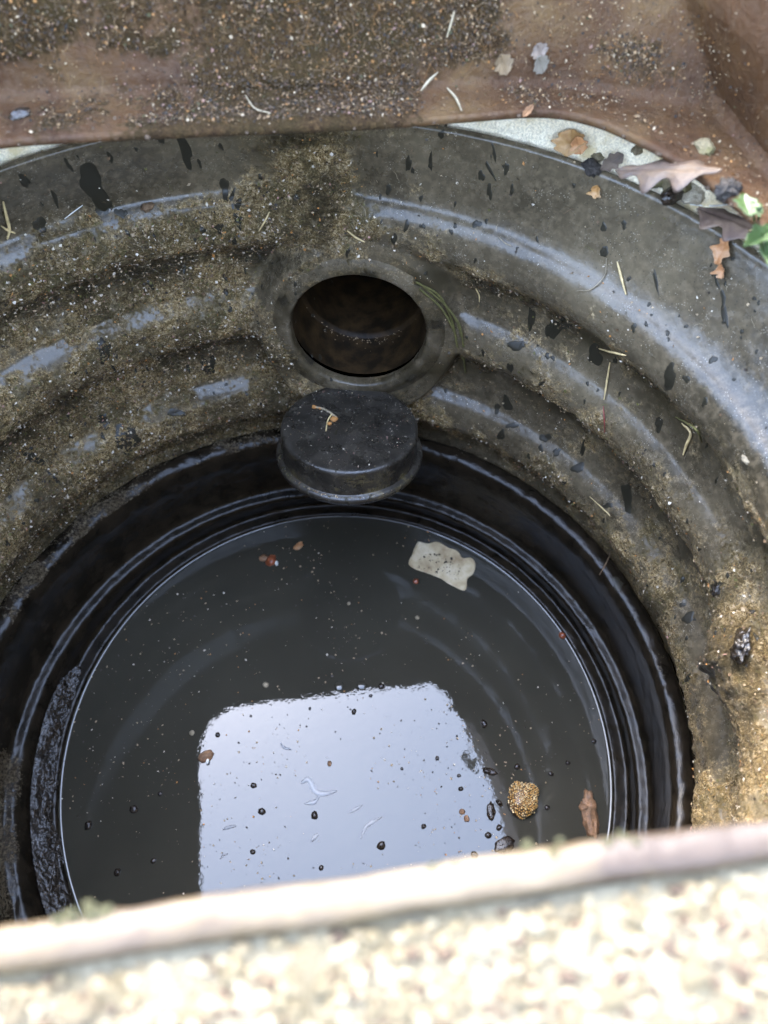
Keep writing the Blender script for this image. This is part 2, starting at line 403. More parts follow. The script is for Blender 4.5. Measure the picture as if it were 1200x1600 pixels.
# thinner columns where the wall faces the camera
nth = 1150
t_ = np.linspace(0, 1, nth, endpoint=False)
th_d = np.concatenate([np.linspace(-0.5, np.pi + 0.5, 960, endpoint=False), np.linspace(np.pi + 0.5, 2 * np.pi - 0.5, 190, endpoint=False)])
R_, Z_ = resample(RIS, 430)
cx_, cy_ = centre(Z_)
G = np.stack([cx_[None] + R_[None] * np.cos(th_d)[:, None], cy_[None] + R_[None] * np.sin(th_d)[:, None], np.broadcast_to(Z_, (nth, 430))], -1)
# slight out-of-round
G[..., :2] *= (1 + 0.006 * (fbm(G * [1, 1, .3], 5, 2) - .5))[..., None]
# boss
rel = G - BC
bx, by = rel @ BX, rel @ np.array([0, math.sin(BT), math.cos(BT)])
bd = np.sqrt((bx / 0.112) ** 2 + (by / 0.122) ** 2)
far = G[..., 1] > 0.15
wB = np.where(far, 1 - sstep(0.84, 1.0, bd), 0)
yplane = BC[1] + (G[..., 2] - BC[2]) * math.tan(BT)
G[..., 1] = G[..., 1] * (1 - wB) + (yplane) * wB
N = gnormals(G, True); inward = np.stack([-np.cos(th_d), -np.sin(th_d), 0 * th_d], -1)
N *= np.sign((N * inward[:, None]).sum(-1, keepdims=True).mean())
dR = np.broadcast_to(np.gradient(R_, Z_ + 1e-9 * np.arange(430)), (nth, 430))
up = N[..., 2]
thn = np.broadcast_to(th_d[:, None], up.shape); zz = G[..., 2]; xx = G[..., 0]
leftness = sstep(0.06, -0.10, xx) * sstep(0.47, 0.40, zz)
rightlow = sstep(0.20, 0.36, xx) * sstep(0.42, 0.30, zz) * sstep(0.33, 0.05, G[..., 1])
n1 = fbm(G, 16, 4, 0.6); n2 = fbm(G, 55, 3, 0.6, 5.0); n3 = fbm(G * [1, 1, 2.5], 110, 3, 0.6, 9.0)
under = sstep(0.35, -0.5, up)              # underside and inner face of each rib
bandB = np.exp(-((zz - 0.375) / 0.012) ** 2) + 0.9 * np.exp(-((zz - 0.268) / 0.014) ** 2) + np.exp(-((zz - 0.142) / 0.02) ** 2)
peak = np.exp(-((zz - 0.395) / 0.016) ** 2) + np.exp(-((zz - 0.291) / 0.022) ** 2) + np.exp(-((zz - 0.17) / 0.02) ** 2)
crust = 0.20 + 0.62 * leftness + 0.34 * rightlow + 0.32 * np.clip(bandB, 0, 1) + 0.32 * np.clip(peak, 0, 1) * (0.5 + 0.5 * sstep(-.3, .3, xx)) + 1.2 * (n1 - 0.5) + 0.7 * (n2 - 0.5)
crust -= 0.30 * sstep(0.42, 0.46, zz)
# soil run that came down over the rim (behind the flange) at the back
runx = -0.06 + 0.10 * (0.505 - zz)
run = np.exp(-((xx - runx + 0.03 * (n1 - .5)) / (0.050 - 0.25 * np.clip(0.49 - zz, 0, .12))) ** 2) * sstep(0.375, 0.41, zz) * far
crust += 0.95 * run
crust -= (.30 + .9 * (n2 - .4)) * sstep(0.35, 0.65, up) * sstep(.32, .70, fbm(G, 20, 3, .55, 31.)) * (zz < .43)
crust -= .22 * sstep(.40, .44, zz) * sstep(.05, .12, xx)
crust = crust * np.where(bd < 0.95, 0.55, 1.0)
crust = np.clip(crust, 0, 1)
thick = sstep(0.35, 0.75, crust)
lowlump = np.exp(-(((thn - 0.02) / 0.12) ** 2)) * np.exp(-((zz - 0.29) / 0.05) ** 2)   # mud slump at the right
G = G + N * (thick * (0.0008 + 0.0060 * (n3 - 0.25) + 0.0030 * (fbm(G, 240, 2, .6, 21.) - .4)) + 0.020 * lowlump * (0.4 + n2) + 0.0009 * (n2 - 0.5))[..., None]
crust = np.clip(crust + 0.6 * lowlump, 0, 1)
wet_shade_band = np.exp(-((zz - 0.366) / 0.019) ** 2) + np.exp(-((zz - 0.256) / 0.020) ** 2) + np.exp(-((zz - 0.142) / 0.018) ** 2)  # damp plus shade of the rib creases, painted into the wall colour
wet = np.clip(0.95 * np.clip(wet_shade_band, 0, 1) * sstep(0.68, 0.42, fbm(G, 26, 4, .6, 3.)) + lowlump + 0.85 * run * sstep(.62, .40, n2), 0, 1)
# open the pipe mouth
F = grid_faces(nth, 430, True)
Vf = G.reshape(-1, 3); fc = Vf[F].mean(1) - HC
inhole = (np.hypot(fc @ BX, fc @ np.array([0, math.sin(BT), math.cos(BT)])) < HR + 0.002) & (Vf[F[:, 0]][:, 1] > 0.15)
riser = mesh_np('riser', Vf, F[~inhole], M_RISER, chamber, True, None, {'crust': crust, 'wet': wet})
RIS_G, RIS_N, RIS_CR = G, N, crust

# lower black ring with two beads
Gl, th_l, Rl, Zl = lathe(LOW, 760, 150)
nl = fbm(Gl, 60, 4, .6, 3.); nl2 = fbm(Gl, 14, 3, .5, 8.)
lowleft = .75 * sstep(-0.2, -0.31, Gl[..., 0]) * sstep(0.06, -0.08, Gl[..., 1])
crl = np.clip(1.0 * lowleft * sstep(.02, .05, Gl[..., 2]) * (0.4 + nl2) + 0.9 * (nl2 - 0.45) + (0.30 + .75 * (nl - .35)) * np.exp(-((Gl[..., 2] - .119) / .009) ** 2) * (Rl[None] > .337) * (.35 + .65 * sstep(.0, -.15, Gl[..., 0])), 0, 1)
Nl = gnormals(Gl, True); inl = np.stack([-np.cos(th_l), -np.sin(th_l), 0 * th_l], -1); Nl *= np.sign((Nl * inl[:, None]).sum(-1).mean())
Gl = Gl + Nl * (0.0022 * (nl - .5) + 0.006 * crl * (fbm(Gl, 130, 3, .6) - .3))[..., None]
grid('lower_ring', Gl, M_BLACK, chamber, True, attrs={'crust': crl})

# socket collar and the pipe behind it
def disc_lathe(C0, axis, prof, n=160):
    """prof: (radius, distance along axis)"""
    ax = np.array(axis) / np.linalg.norm(axis); e1 = np.cross(ax, [0, 0, 1.0]);
    if np.linalg.norm(e1) < 1e-3: e1 = np.array([1.0, 0, 0])
    e1 /= np.linalg.norm(e1); e2 = np.cross(ax, e1); t = np.linspace(0, 2 * np.pi, n, endpoint=False)
    P = np.array(prof)
    return C0 + P[None, :, 0, None] * (np.cos(t)[:, None, None] * e1 + np.sin(t)[:, None, None] * e2) + P[None, :, 1, None] * ax
cp = [(.0880, -.010), (.0870, -.0022), (.0840, -.0008), (.0790, .0008), (.0735, .0013), (.0695, .0002), (.0680, -.0025), (.0675, -.006), (.0672, -.010)]
R2, Z2 = resample(cp, 34)
Gc = disc_lathe(HC, BN, np.stack([R2, Z2], 1), 200)
nc = fbm(Gc, 60, 3); Gc = Gc + BN * (0.0012 * (nc - .5))[..., None]
topc = sstep(0.0, 0.06, Gc[..., 2] - HC[2])
grid('socket_collar', Gc, M_RISER, chamber, True, attrs={'crust': np.clip(0.22 + 1.3 * (nc - .5) + .2 * topc, 0, 1), 'wet': np.clip(.45 + (nc - .5) * 3, 0, 1)})
pp = [(.0672, -.009), (.0668, -.030), (.0664, -.060), (.0655, -.062), (.0630, -.064), (.0625, -.068), (.0620, -.20), (.0600, -.30), (.03, -.30), (.0005, -.30)]
Gp = disc_lathe(HC, BN * [1, 1, 0] + np.array([0, 0, .02]), np.array(pp), 120)
grid('inlet_pipe', Gp, M_PIPE, chamber, True)
sil = []
for k in range(260):
    a = rng.normal(0, .45); d = -.064 + rng.normal(0, .007)
    sil.append(HC + BN * d + np.array([.062 * np.sin(a), 0, -.062 * np.cos(a) + .001]))
Vs, Fs = [], []
for k, p in enumerate(sil):
    v, f = lump(1, np.array([1, .8, .5]) * rng.uniform(.0002, .0009), .5, 2, k); Fs.append(f + len(np.concatenate(Vs)) if Vs else f); Vs.append(v + p)
tag(mesh_np('silt_grains', np.concatenate(Vs), np.concatenate(Fs), FL['tan'], chamber), kind='stuff')

# capped branch under the socket (short elbow out of the wall)
_cx = ony(546, 672, .2655)[0]; el = bez([(_cx, .262, .188), (_cx, .268, .150), (_cx, .30, .146), (_cx, .375, .150)], 20)
Ge = tube_pts(el, np.linspace(.047, .040, 20), 28)
grid('branch_pipe', Ge.transpose(1, 0, 2), M_BLACK, chamber, True, attrs={'crust': np.zeros(Ge.shape[:2])})

# black sludge lying between the lower bead and the water on the left
ths = np.linspace(math.radians(158), math.radians(228), 420); ws = np.linspace(0, 1, 60)
TT, WW = np.meshgrid(ths, ws, indexing='ij')
endf = sstep(158, 176, np.degrees(TT)) * sstep(228, 222, np.degrees(TT))
inner = 0.3012 - 0.006 * endf * (0.2 + 0.8 * fbm(np.stack([TT * 9, 0 * TT, 0 * TT], -1), 1, 3))
rad = inner + (0.3215 - inner) * WW; hh = -0.003 + 0.026 * WW ** 0.9 * endf - .004 * (1 - endf)
Gs = np.stack([rad * np.cos(TT), rad * np.sin(TT), hh], -1)
Gs[..., 2] += (0.012 * (fbm(Gs, 70, 4, .6) - .5) + .006 * (fbm(Gs, 190, 3, .6, 3.) - .5)) * np.sin(np.pi * np.clip(WW, 0.05, .9)) * endf
tag(grid('sludge', Gs, M_SLUDGE, chamber), kind='stuff')

# ------------------------------------------------------------------ water
nr, nt = 130, 512
rr = np.concatenate([np.linspace(0, 0.985, 70), 0.985 + 0.016 * np.linspace(0, 1, 61)[1:]])
tt = np.linspace(0, 2 * np.pi, nt, endpoint=False)
RR, T2 = np.meshgrid(rr, tt, indexing='ij')
edge = 0.300 * RR
Gw = np.stack([edge * np.cos(T2), edge * np.sin(T2), 0.0026 * np.exp(-(0.3005 - edge) / 0.0011)], -1)
w = grid('water', Gw.transpose(1, 0, 2), M_WATER, None, True); tag(w, kind='structure')

# ------------------------------------------------------------------ mortar bed round the rim
thm = np.linspace(0, 2 * np.pi, 420, endpoint=False); rm = np.linspace(0, 1, 60)
TM, RM = np.meshgrid(thm, rm, indexing='ij')
cxr, cyr = centre(0.505)
rad = 0.397 + 0.16 * RM
Gm = np.stack([cxr + rad * np.cos(TM), cyr + rad * np.sin(TM), 0.498 + 0 * RM], -1)
Gm[..., 2] += 0.062 * sstep(0.0, .17, RM) + 0.012 * (fbm(Gm, 22, 5, .6) - .45) * sstep(0, .12, RM)
mo = grid('mortar_bed', Gm, M_MORTAR, None, True); tag(mo, kind='structure')

# ------------------------------------------------------------------ steel cover frame
frame = empty('cover_frame', tuple(uv(0.02, 0.29, 0.565)), 'brown rusty steel cover frame caked with soil around the opening', 'cover frame')
inn = [(-.246, -.527), (-.246, -.2), (-.246, 0), (-.246, .10), (-.245, .165), (-.238, .200), (-.222, .225), (-.195, .241), (-.16, .2465), (-.10, .2475), (-.04, .2475), (.05, .2475), (.12, .2515),
       (.160, .2535), (.184, .2490), (.204, .2375), (.220, .2215), (.236, .202), (.249, .181), (.259, .160), (.269, .137), (.281, .096), (.290, .055), (.297, .0), (.297, -.2), (.297, -.527)]
out = [(-.305, -.527), (-.305, -.2), (-.305, 0), (-.305, .10), (-.305, .20), (-.305, .25), (-.305, .292), (-.26, .293), (-.20, .293), (-.12, .293), (-.04, .292), (.05, .290), (.12, .288),
       (.165, .284), (.195, .279), (.215, .273), (.235, .266), (.258, .258), (.275, .252), (.286, .246), (.292, .20), (.302, .12), (.304, .07), (.306, .0), (.306, -.2), (.306, -.527)]
def arc_resample(P, n):
    P = np.array(P); t = np.arange(len(P)); q = np.linspace(0, len(P) - 1, n)
    return np.stack([interp_smooth(q, t, P[:, k]) for k in range(P.shape[1])], 1)
nF = 620
I2, O2 = arc_resample(inn, nF), arc_resample(out, nF)
top = [(a, b) for a, b in out]
topl = []
for (a, b) in out:
    topl.append((a, b))
topl = np.array(topl); topl[:, 1] += np.where(topl[:, 1] > .2, .006, 0)
# the far right corner leans in towards the opening
topl[13:20] = [(.165, .291), (.19, .290), (.205, .290), (.215, .290), (.228, .290), (.240, .288)][:6] + [(.246, .268)]
topl[20] = (.262, .215); topl[21] = (.285, .13); topl[22] = (.297, .07)
T3 = arc_resample([tuple(q) for q in topl], nF)
rows = []
def zrow(P, z): return uv(P[:, 0], P[:, 1], np.full(len(P), z))
rows.append(zrow(I2 + (O2 - I2) * 0.9, .5640)); rows.append(zrow(I2 + (O2 - I2) * .05, .5640)); rows.append(zrow(I2, .5655)); rows.append(zrow(I2, .5685))
rows.append(zrow(I2 + (O2 - I2) * .03, .570))
for s in np.linspace(.08, .80, 30): rows.append(zrow(I2 + (O2 - I2) * s, .5700))
for s in np.linspace(0, 1, 9)[1:]:                    # fillet into the wall
    q = I2 + (O2 - I2) * (.80 + .20 * math.sin(s * math.pi / 2)); rows.append(zrow(q, .570 + .008 * (1 - math.cos(s * math.pi / 2))))
for s in np.linspace(0, 1, 46)[1:]:
    q = O2 + (T3 - O2) * s; rows.append(zrow(q, .578 + .066 * s + .066 * max(0, s - .8) * 5))
_c0 = np.array([0, -.05]); rows.append(zrow(T3 + (T3 - _c0) * .012, .7115)); rows.append(zrow(T3 + (T3 - _c0) * .12, .7120)); rows.append(zrow(T3 + (T3 - _c0) * .25, .7120)); rows.append(zrow(T3 + (T3 - _c0) * .26, .690))
Gf = np.stack(rows, 1)
Gd = np.repeat(Gf, 1, 0)
Nf = gnormals(Gd); sgn = np.sign((Nf[:, 20, 2]).mean()); Nf *= sgn
upar = (Gf[..., 0] * CP + Gf[..., 1] * SP); vpar = (-Gf[..., 0] * SP + Gf[..., 1] * CP)
m1 = fbm(Gf, 18, 4, .6, 2.); m2 = fbm(Gf, 70, 4, .6, 6.)
rowi = np.broadcast_to(np.arange(Gf.shape[1])[None], m1.shape)
onface = sstep(3, 8, rowi) * sstep(Gf.shape[1] - 3, Gf.shape[1] - 9, rowi)
zf = Gf[..., 2]
heap = np.exp(-((upar - .005) / 0.095) ** 2) * (vpar > .2)             # debris bank at the back
heapL = np.exp(-((upar + .17) / .07) ** 2) * sstep(.585, .605, zf) * (vpar > .2)
heapR = np.exp(-((upar - .10) / .06) ** 2) * sstep(.575, .60, zf) * (vpar > .2)
crf = np.clip(0.18 + .75 * heap + .55 * heapL + .5 * heapR + 1.1 * (m1 - .5) + .5 * (m2 - .5) - .35 * sstep(.16, .2, upar), 0, 1)
# soil in the inside corner, its dark colour also painting in the recess shade
corner = np.exp(-(((upar - .238) / .042) ** 2 + ((zf - .588) / .020) ** 2)) * (vpar > .2)
crf = np.clip(crf + .5 * corner, 0, 1)
th = sstep(.4, .8, crf)
fill = np.exp(-((rowi - 42) / 10.0) ** 2) * (heap + .6 * heapL)
Gf = Gf + Nf * (onface * (0.0015 * (m1 - .5) + th * (.001 + .006 * (m2 - .3)) + .010 * fill))[..., None]
nrow_fl = 42
def sub(rows_sl, cols_sl, name, label=None):
    g = Gf[cols_sl, rows_sl]; o = grid(name, g, M_FRAME, frame, attrs={'crust': crf[cols_sl, rows_sl]})
    if label: o['label'] = label
    return o
per = (nF - 1) / (len(out) - 1)
iL, iR = int(6 * per), int(19 * per)
sub(slice(0, nrow_fl + 1), slice(0, nF), 'bottom_flange')
sub(slice(nrow_fl, None), slice(0, iL + 1), 'frame_side')
sub(slice(nrow_fl, None), slice(iL, iR + 1), 'frame_side', 'soil caked back side of the frame')
sub(slice(nrow_fl, None), slice(iR, nF), 'frame_side', 'smoother rust brown right side of the frame')

nb = np.array([uv(u, v, z) for z in (.56, .712) for u, v in ((-.335, -.525), (.336, -.525), (.336, -.545), (-.335, -.545))])
mesh_np('frame_side', nb, [[0, 1, 5, 4], [1, 2, 6, 5], [2, 3, 7, 6], [3, 0, 4, 7], [4, 5, 6, 7], [3, 2, 1, 0]], M_FRAME, frame, False, None, {'crust': np.full(8, .2)})
# ------------------------------------------------------------------ near half of the cover: concrete filled tray
slab = empty('cover_slab', tuple(uv(0.02, -0.35, 0.625)), 'sunlit concrete filled half cover with a worn steel edge, closest to the viewer', 'manhole cover')
def lip_row(v, z, n=260): 
    u = np.linspace(-.242, .293, n); return u, np.full(n, v), np.full(n, z)
prof = [(-.1985, .585), (-.1960, .6180), (-.1955, .6265), (-.1965, .6292), (-.1985, .6300), (-.2035, .6300), (-.2056, .6290), (-.2064, .6262), (-.2066, .6200), (-.2066, .600)]
pr = np.array(prof); uu = np.linspace(-.242, .293, 420)
pv, pz = resample(prof, 46)
Gl2 = uv(uu[:, None] + 0 * pv[None], pv[None] + 0 * uu[:, None], pz[None] + 0 * uu[:, None])
nz = fbm(Gl2, 45, 4, .6); nz2 = fbm(Gl2, 160, 3, .6)
Gl2[..., 2] += (.0026 * (nz - .5) + .0012 * (nz2 - .5)); Gl2[..., :2] += (.0030 * (fbm(Gl2, 40, 3, .6, 4.) - .5))[..., None]
def make_edge():
    k = NT('steel_edge_paint'); f = k.noise(30, 5, .65)
    c = k.ramp(k.noise(7, 4, .6), [(0.36, (0.110, 0.078, 0.040)), (0.48, (0.072, 0.048, 0.023)), (0.60, (0.042, 0.024, 0.010))])
    wm = k.ramp(k.math('ADD', k.attr('worn'), k.math('MULTIPLY', k.math('SUBTRACT', k.noise(40, 5, .7), .5), .9)), [(.3, 0.), (.75, 1.)])
    c = k.mix(wm, c, (.034, .0185, .0075))
    c = k.mix(k.ramp(f, [(.48, 0.), (.66, .7)]), c, (.085, .055, .018))
    return k.set(c, .55, k.bump(k.noise(200, 4), .001, .5))
ME = make_edge()
grid('edge_strip', Gl2, ME, slab, attrs={'worn': sstep(.035, .075, uu)[:, None] + 0 * pv[None]})
iu, iv = np.linspace(-.242, .293, 360), np.linspace(-.2067, -.52, 210)
IU, IV = np.meshgrid(iu, iv, indexing='ij')
Gi = uv(IU, IV, .6225 + 0 * IU); Gi[..., 2] += .004 * (fbm(Gi, 60, 4, .6) - .5)
grid('concrete_infill', Gi, M_INFILL, slab)
und = [uv(u, v, .585) for u, v in ((-.242, -.1985), (.293, -.1985), (.293, -.52), (-.242, -.52))]
mesh_np('tray_base', und, [[3, 2, 1, 0]], M_EDGE, slab, False)
# exposed aggregate: the biggest 300 as pieces, sharing four meshes; the rest joined
peb = []
for k in range(6):
    v, f = lump(3, (1, .8, .55), .42, 1.9, k * 3.1)
    me = bpy.data.meshes.new('aggregate_stone'); me.from_pydata(v.tolist(), [], f.tolist())
    for p in me.polygons: p.use_smooth = True
    me.materials.append(M_GRIT[k % 3]); me.update(); peb.append(me)
pts = []
tries = 0
while len(pts) < 300 and tries < 20000:
    tries += 1
    u = rng.uniform(-.15, .16); v = rng.uniform(-.30, -.2135)
    r = rng.uniform(.0022, .0055)
    if all((u - a) ** 2 + (v - b) ** 2 > (.85 * (r + c)) ** 2 for a, b, c in pts): pts.append((u, v, r))
for k, (u, v, r) in enumerate(pts):
    o = bpy.data.objects.new('aggregate_stone', peb[k % 6]); link(o, slab)
    o.location = uv(u, v, .6222) - np.array(slab.location); o.scale = (r * rng.uniform(.8, 1.3), r * rng.uniform(.7, 1.1), r); o.rotation_euler = tuple(rng.uniform(0, 6, 3) * [.1, .1, 1])
Vs, Fs, off = [], [], 0
gmi = []
for k in range(4200):
    u, v = (rng.uniform(-.24, .29), rng.uniform(-.51, -.212)) if k > 2600 else (rng.uniform(-.14, .15), rng.uniform(-.29, -.209)); r = np.exp(rng.uniform(np.log(.0008), np.log(.0032)))
    vv, ff = lump(1, (r, r * .8, r * .6), .25, 1.5, k, None, uv(u, v, .623)); gmi += [int(rng.integers(0, 4))] * len(ff); Vs.append(vv); Fs.append(ff + off); off += len(vv)
tag(mesh_np('grit', np.concatenate(Vs), np.concatenate(Fs), M_GRIT + [FLF['brown']], slab, True, gmi), kind='stuff')
# moss tufts on the outer lip
Vs, Fs, off = [], [], 0
for k in range(45):
    cl = random.choice([-.083, -.083, -.078, .045, .068, .02])
    u = cl + rng.normal(0, .004); v = -.1965 + rng.normal(0, .0012); r = rng.uniform(.0006, .0018)
    vv, ff = lump(1, (r, r, r * 1.1), .35, 2, k, None, uv(u, v, .6295 + rng.uniform(-.002, .001))); Vs.append(vv); Fs.append(ff + off); off += len(vv)
tag(mesh_np('moss_crumbs', np.concatenate(Vs), np.concatenate(Fs), FLF['moss'], slab), kind='stuff')

# ------------------------------------------------------------------ ground outside the frame
def ring_ground():
    V, F = [], []
    rin = [(-.315, -.55), (.316, -.55), (.316, .305), (-.315, .305)]
    levels = [1, 1.3, 2, 4, 10, 40, 200]
    pts = []
    nper = 24
    for s in levels:
        ring = []
        for k in range(4):
            a, b = np.array(rin[k]), np.array(rin[(k + 1) % 4])
            for j in range(nper):
                p = a + (b - a) * j / nper; c = np.array([0, -.12])
                ring.append(c + (p - c) * s)
        ring = np.array(ring); pts.append(uv(ring[:, 0], ring[:, 1], np.full(len(ring), .706)))
    Gg = np.stack(pts, 1); Gg[:, 1:, 2] += .01 * (fbm(Gg[:, 1:], 6, 3) - .5)
    return Gg
tag(grid('ground', ring_ground(), M_GROUND, None, True), kind='structure')

# ------------------------------------------------------------------ pipe cap
cap = empty('pipe_cap', (.014, .262, .19), 'round black plastic pipe cap below the dark pipe mouth, dusty flat top', 'pipe cap')
CT = ony(546, 665, .2655); CA = np.array([-.02, math.sin(math.radians(12)), math.cos(math.radians(12))]); CA /= np.linalg.norm(CA)
def cap_part(name, prof, n, cr):
    R2, Z2 = resample(prof, n); g = disc_lathe(CT, CA, np.stack([R2, Z2], 1), 180)
    nn = fbm(g, 60, 4, .6); g = g + CA * (.0008 * (nn - .5))[..., None]
    return grid(name, g, M_CAP, cap, True, attrs={'crust': np.clip(cr + 1.0 * (nn - .5), 0, 1)})
cap_part('cap_top', [(.0002, -.0012), (.03, -.0010), (.055, -.0006), (.0655, .0), (.0682, -.0004), (.0697, -.0018), (.0703, -.004)], 46, .12)
cap_part('skirt', [(.0703, -.004), (.0706, -.012), (.0708, -.024), (.0712, -.030)], 24, .42)
cap_part('flange_lip', [(.0700, -.029), (.0722, -.0300), (.0752, -.0312), (.0766, -.033), (.0770, -.0355), (.0762, -.038), (.0735, -.040), (.060, -.040), (.046, -.038)], 36, .30)

bpy.context.view_layer.update()

# ------------------------------------------------------------------ splashes of water drying on the filmed wall
SPL = [(146, 290, 20, 27, 15), (158, 322, 9, 10, 0), (188, 333, 8, 9, 40), (62, 351, 14, 9, -10), (289, 235, 9, 22, 5), (351, 291, 7, 12, -25), (363, 305, 4, 10, -28), (372, 319, 7, 9, 0),
 (38, 282, 7, 10, 10), (172, 246, 4, 7, -25), (107, 258, 4, 8, 0), (86, 310, 4, 11, -20), (252, 218, 5, 6, 0), (316, 358, 5, 5, 0), (343, 357, 8, 6, 0), (371, 342, 5, 6, 0),
 (638, 256, 5, 9, -25), (673, 252, 4, 8, 0), (607, 296, 6, 6, 0), (690, 210, 5, 5, 0), (752, 275, 6, 6, 0), (766, 266, 3, 13, 50), (772, 238, 3, 12, 30), (791, 264, 4, 9, 0), (765, 299, 5, 10, 8), (635, 353, 5, 8, -15), (616, 374, 6, 8, 10),
 (943, 355, 5, 8, 0), (975, 351, 5, 6, 0), (945, 394, 8, 7, 0), (1025, 440, 3, 22, 28), (1132, 490, 5, 26, 12), (1130, 465, 5, 12, 15), (1120, 440, 3, 13, 35), (745, 350, 8, 7, 0), (705, 362, 4, 4, 0), (711, 353, 4, 4, 0),
 (990, 512, 5, 8, 12), (1114, 562, 7, 7, 30), (1045, 592, 14, 16, 10), (1072, 592, 10, 5, -30), (1101, 628, 5, 10, 0), (1030, 663, 7, 14, 0), (930, 555, 17, 13, 10), (880, 505, 14, 24, -20), (860, 515, 8, 14, 0), (806, 540, 14, 10, 20), (855, 556, 5, 5, 0), (830, 498, 8, 14, 20), (797, 575, 6, 7, 0),
 (792, 630, 10, 11, 0), (777, 638, 6, 8, 0), (783, 680, 7, 10, 0), (852, 684, 10, 8, 20), (845, 700, 5, 6, 0), (870, 706, 9, 6, 30), (903, 731, 11, 10, 10), (911, 700, 4, 14, -5), (980, 775, 13, 20, 20), (950, 790, 10, 5, 0), (880, 755, 5, 5, 0), (800, 665, 12, 5, 15),
 (163, 548, 13, 16, 0), (330, 570, 8, 12, 0), (275, 645, 14, 8, 0), (162, 656, 9, 7, 0), (55, 718, 8, 6, 0), (200, 690, 16, 12, -20), (320, 572, 6, 8, 0), (965, 912, 10, 11, 0), (1075, 965, 12, 9, 0), (1066, 945, 5, 5, 0), (1075, 1060, 5, 11, -30), (1118, 918, 10, 8, 0)]
def conform(px, py, rx, ry, ang, h, name, mat, parent, seed):
    q = hit(px, py)
    if q is None: return None
    loc, n = q; n = n / np.linalg.norm(n)
    mpp = np.linalg.norm(loc - CAM) * abs(pdir(px, py) @ FW) / FPX
    e1 = RT - n * (RT @ n); e1 /= np.linalg.norm(e1); e2 = np.cross(n, e1)
    if e2 @ UP < 0: e2 = -e2
    fore = max(.45, abs(e2 @ UP)); a = math.radians(ang)
    dg = bpy.context.evaluated_depsgraph_get()
    nr_, na = 4, 18; V = []; H = []
    for i in range(nr_ + 1):
        for j in range(na):
            t = 2 * math.pi * j / na; s = i / nr_
            wob = 1 + .42 * (math.sin(2 * t + seed) * .5 + math.sin(3 * t + 2.1 * seed) * .4 + math.sin(5 * t + 1.3 * seed) * .25)
            x, y = rx * wob * s * math.cos(t), ry * wob * s * math.sin(t)
            X = (x * math.cos(a) - y * math.sin(a)) * mpp; Y = (x * math.sin(a) + y * math.cos(a)) * mpp / fore
            p = loc + e1 * X + e2 * Y
            ok, l2, n2, *_ = S.ray_cast(dg, Vector(p + n * .012), Vector(-n))
            if ok and (np.array(l2) - p) @ (np.array(l2) - p) < .0004: p = np.array(l2)
            V.append(p + n * (h * (1 - s ** 2) ** .5 + .00015 - (.0006 if i == nr_ else 0)))
    V = np.array(V).reshape(nr_ + 1, na, 3)
    return V
allsp = []
for k, sp in enumerate(SPL):
    v = conform(*sp, 0.0002, 'wet_splash', M_WET, chamber, k * 1.7)
    if v is not None: allsp.append(v)
dropsV = []
for k in range(230):
    px, py = rng.uniform(0, 1200), rng.uniform(215, 1000)
    s = rng.uniform(1.6, 4.0)
    q = hit(px, py)
    if q is None or q[0][2] > .50 or q[0][2] < .13: continue
    v = conform(px, py, s, s * rng.uniform(1, 1.6), rng.uniform(-30, 30), .0004, '', M_WET, None, k)
    if v is not None: dropsV.append(v)
for v in allsp: grid('wet_splash', v.transpose(1, 0, 2), M_WET, riser, True)
if dropsV:
    Fq = grid_faces(18, 5, True); Vs = []; Fs = []
    for i, v in enumerate(dropsV): Vs.append(v.transpose(1, 0, 2).reshape(-1, 3)); Fs.append(Fq + i * 90)
    tag(mesh_np('water_droplets', np.concatenate(Vs), np.concatenate(Fs), M_WET, riser), kind='stuff')

# ------------------------------------------------------------------ litter: flakes and fibres
def flakes(P, Nn, size, lift=.0006):
    n = len(P); a = rng.normal(size=(n, 3)); Nn = Nn + .55 * rng.normal(size=(n, 3)); Nn /= np.linalg.norm(Nn, axis=1, keepdims=True)
    e1 = np.cross(Nn, a); e1 /= np.linalg.norm(e1, axis=1, keepdims=True); e2 = np.cross(Nn, e1)
    asp = rng.uniform(.35, 1.0, n)[:, None]; s = size[:, None]
    c = P + Nn * lift
    V = np.stack([c - e1 * s, c + e2 * s * asp * rng.uniform(.5, 1.1, (n, 1)) + Nn * s * .35, c + e1 * s * rng.uniform(.6, 1.2, (n, 1)), c - e2 * s * asp + Nn * s * rng.uniform(-.2, .5, (n, 1))], 1)
    return V.reshape(-1, 3), np.arange(4 * n).reshape(-1, 4)
def fibres(P, Nn, length, wd):
    n = len(P); a = rng.normal(size=(n, 3)); e1 = np.cross(Nn, a); e1 /= np.linalg.norm(e1, axis=1, keepdims=True); e2 = np.cross(Nn, e1)
    K = 5; t = np.linspace(-.5, .5, K); bend = rng.normal(0, .6, (n, 1)); b2 = rng.normal(0, .5, (n, 1))
    c = P[:, None] + e1[:, None] * (t[None, :, None] * length[:, None, None]) + e2[:, None] * (((t[None] ** 2) * bend + t[None] ** 3 * 3 * b2)[..., None] * length[:, None, None]) + Nn[:, None] * (.0006 + np.abs(t)[None, :, None] * .15 * length[:, None, None] * rng.uniform(0, 1, (n, 1, 1)))
    w = (e2[:, None] * wd[:, None, None]) * (1 - .7 * np.abs(t * 2) ** 2)[None, :, None]
    V = np.stack([c - w, c + w], 2)          # n,K,2,3
    base = np.arange(n)[:, None] * (2 * K) + np.arange(K - 1)[None] * 2
    F = np.stack([base, base + 1, base + 3, base + 2], -1).reshape(-1, 4)
    return V.reshape(-1, 3), F
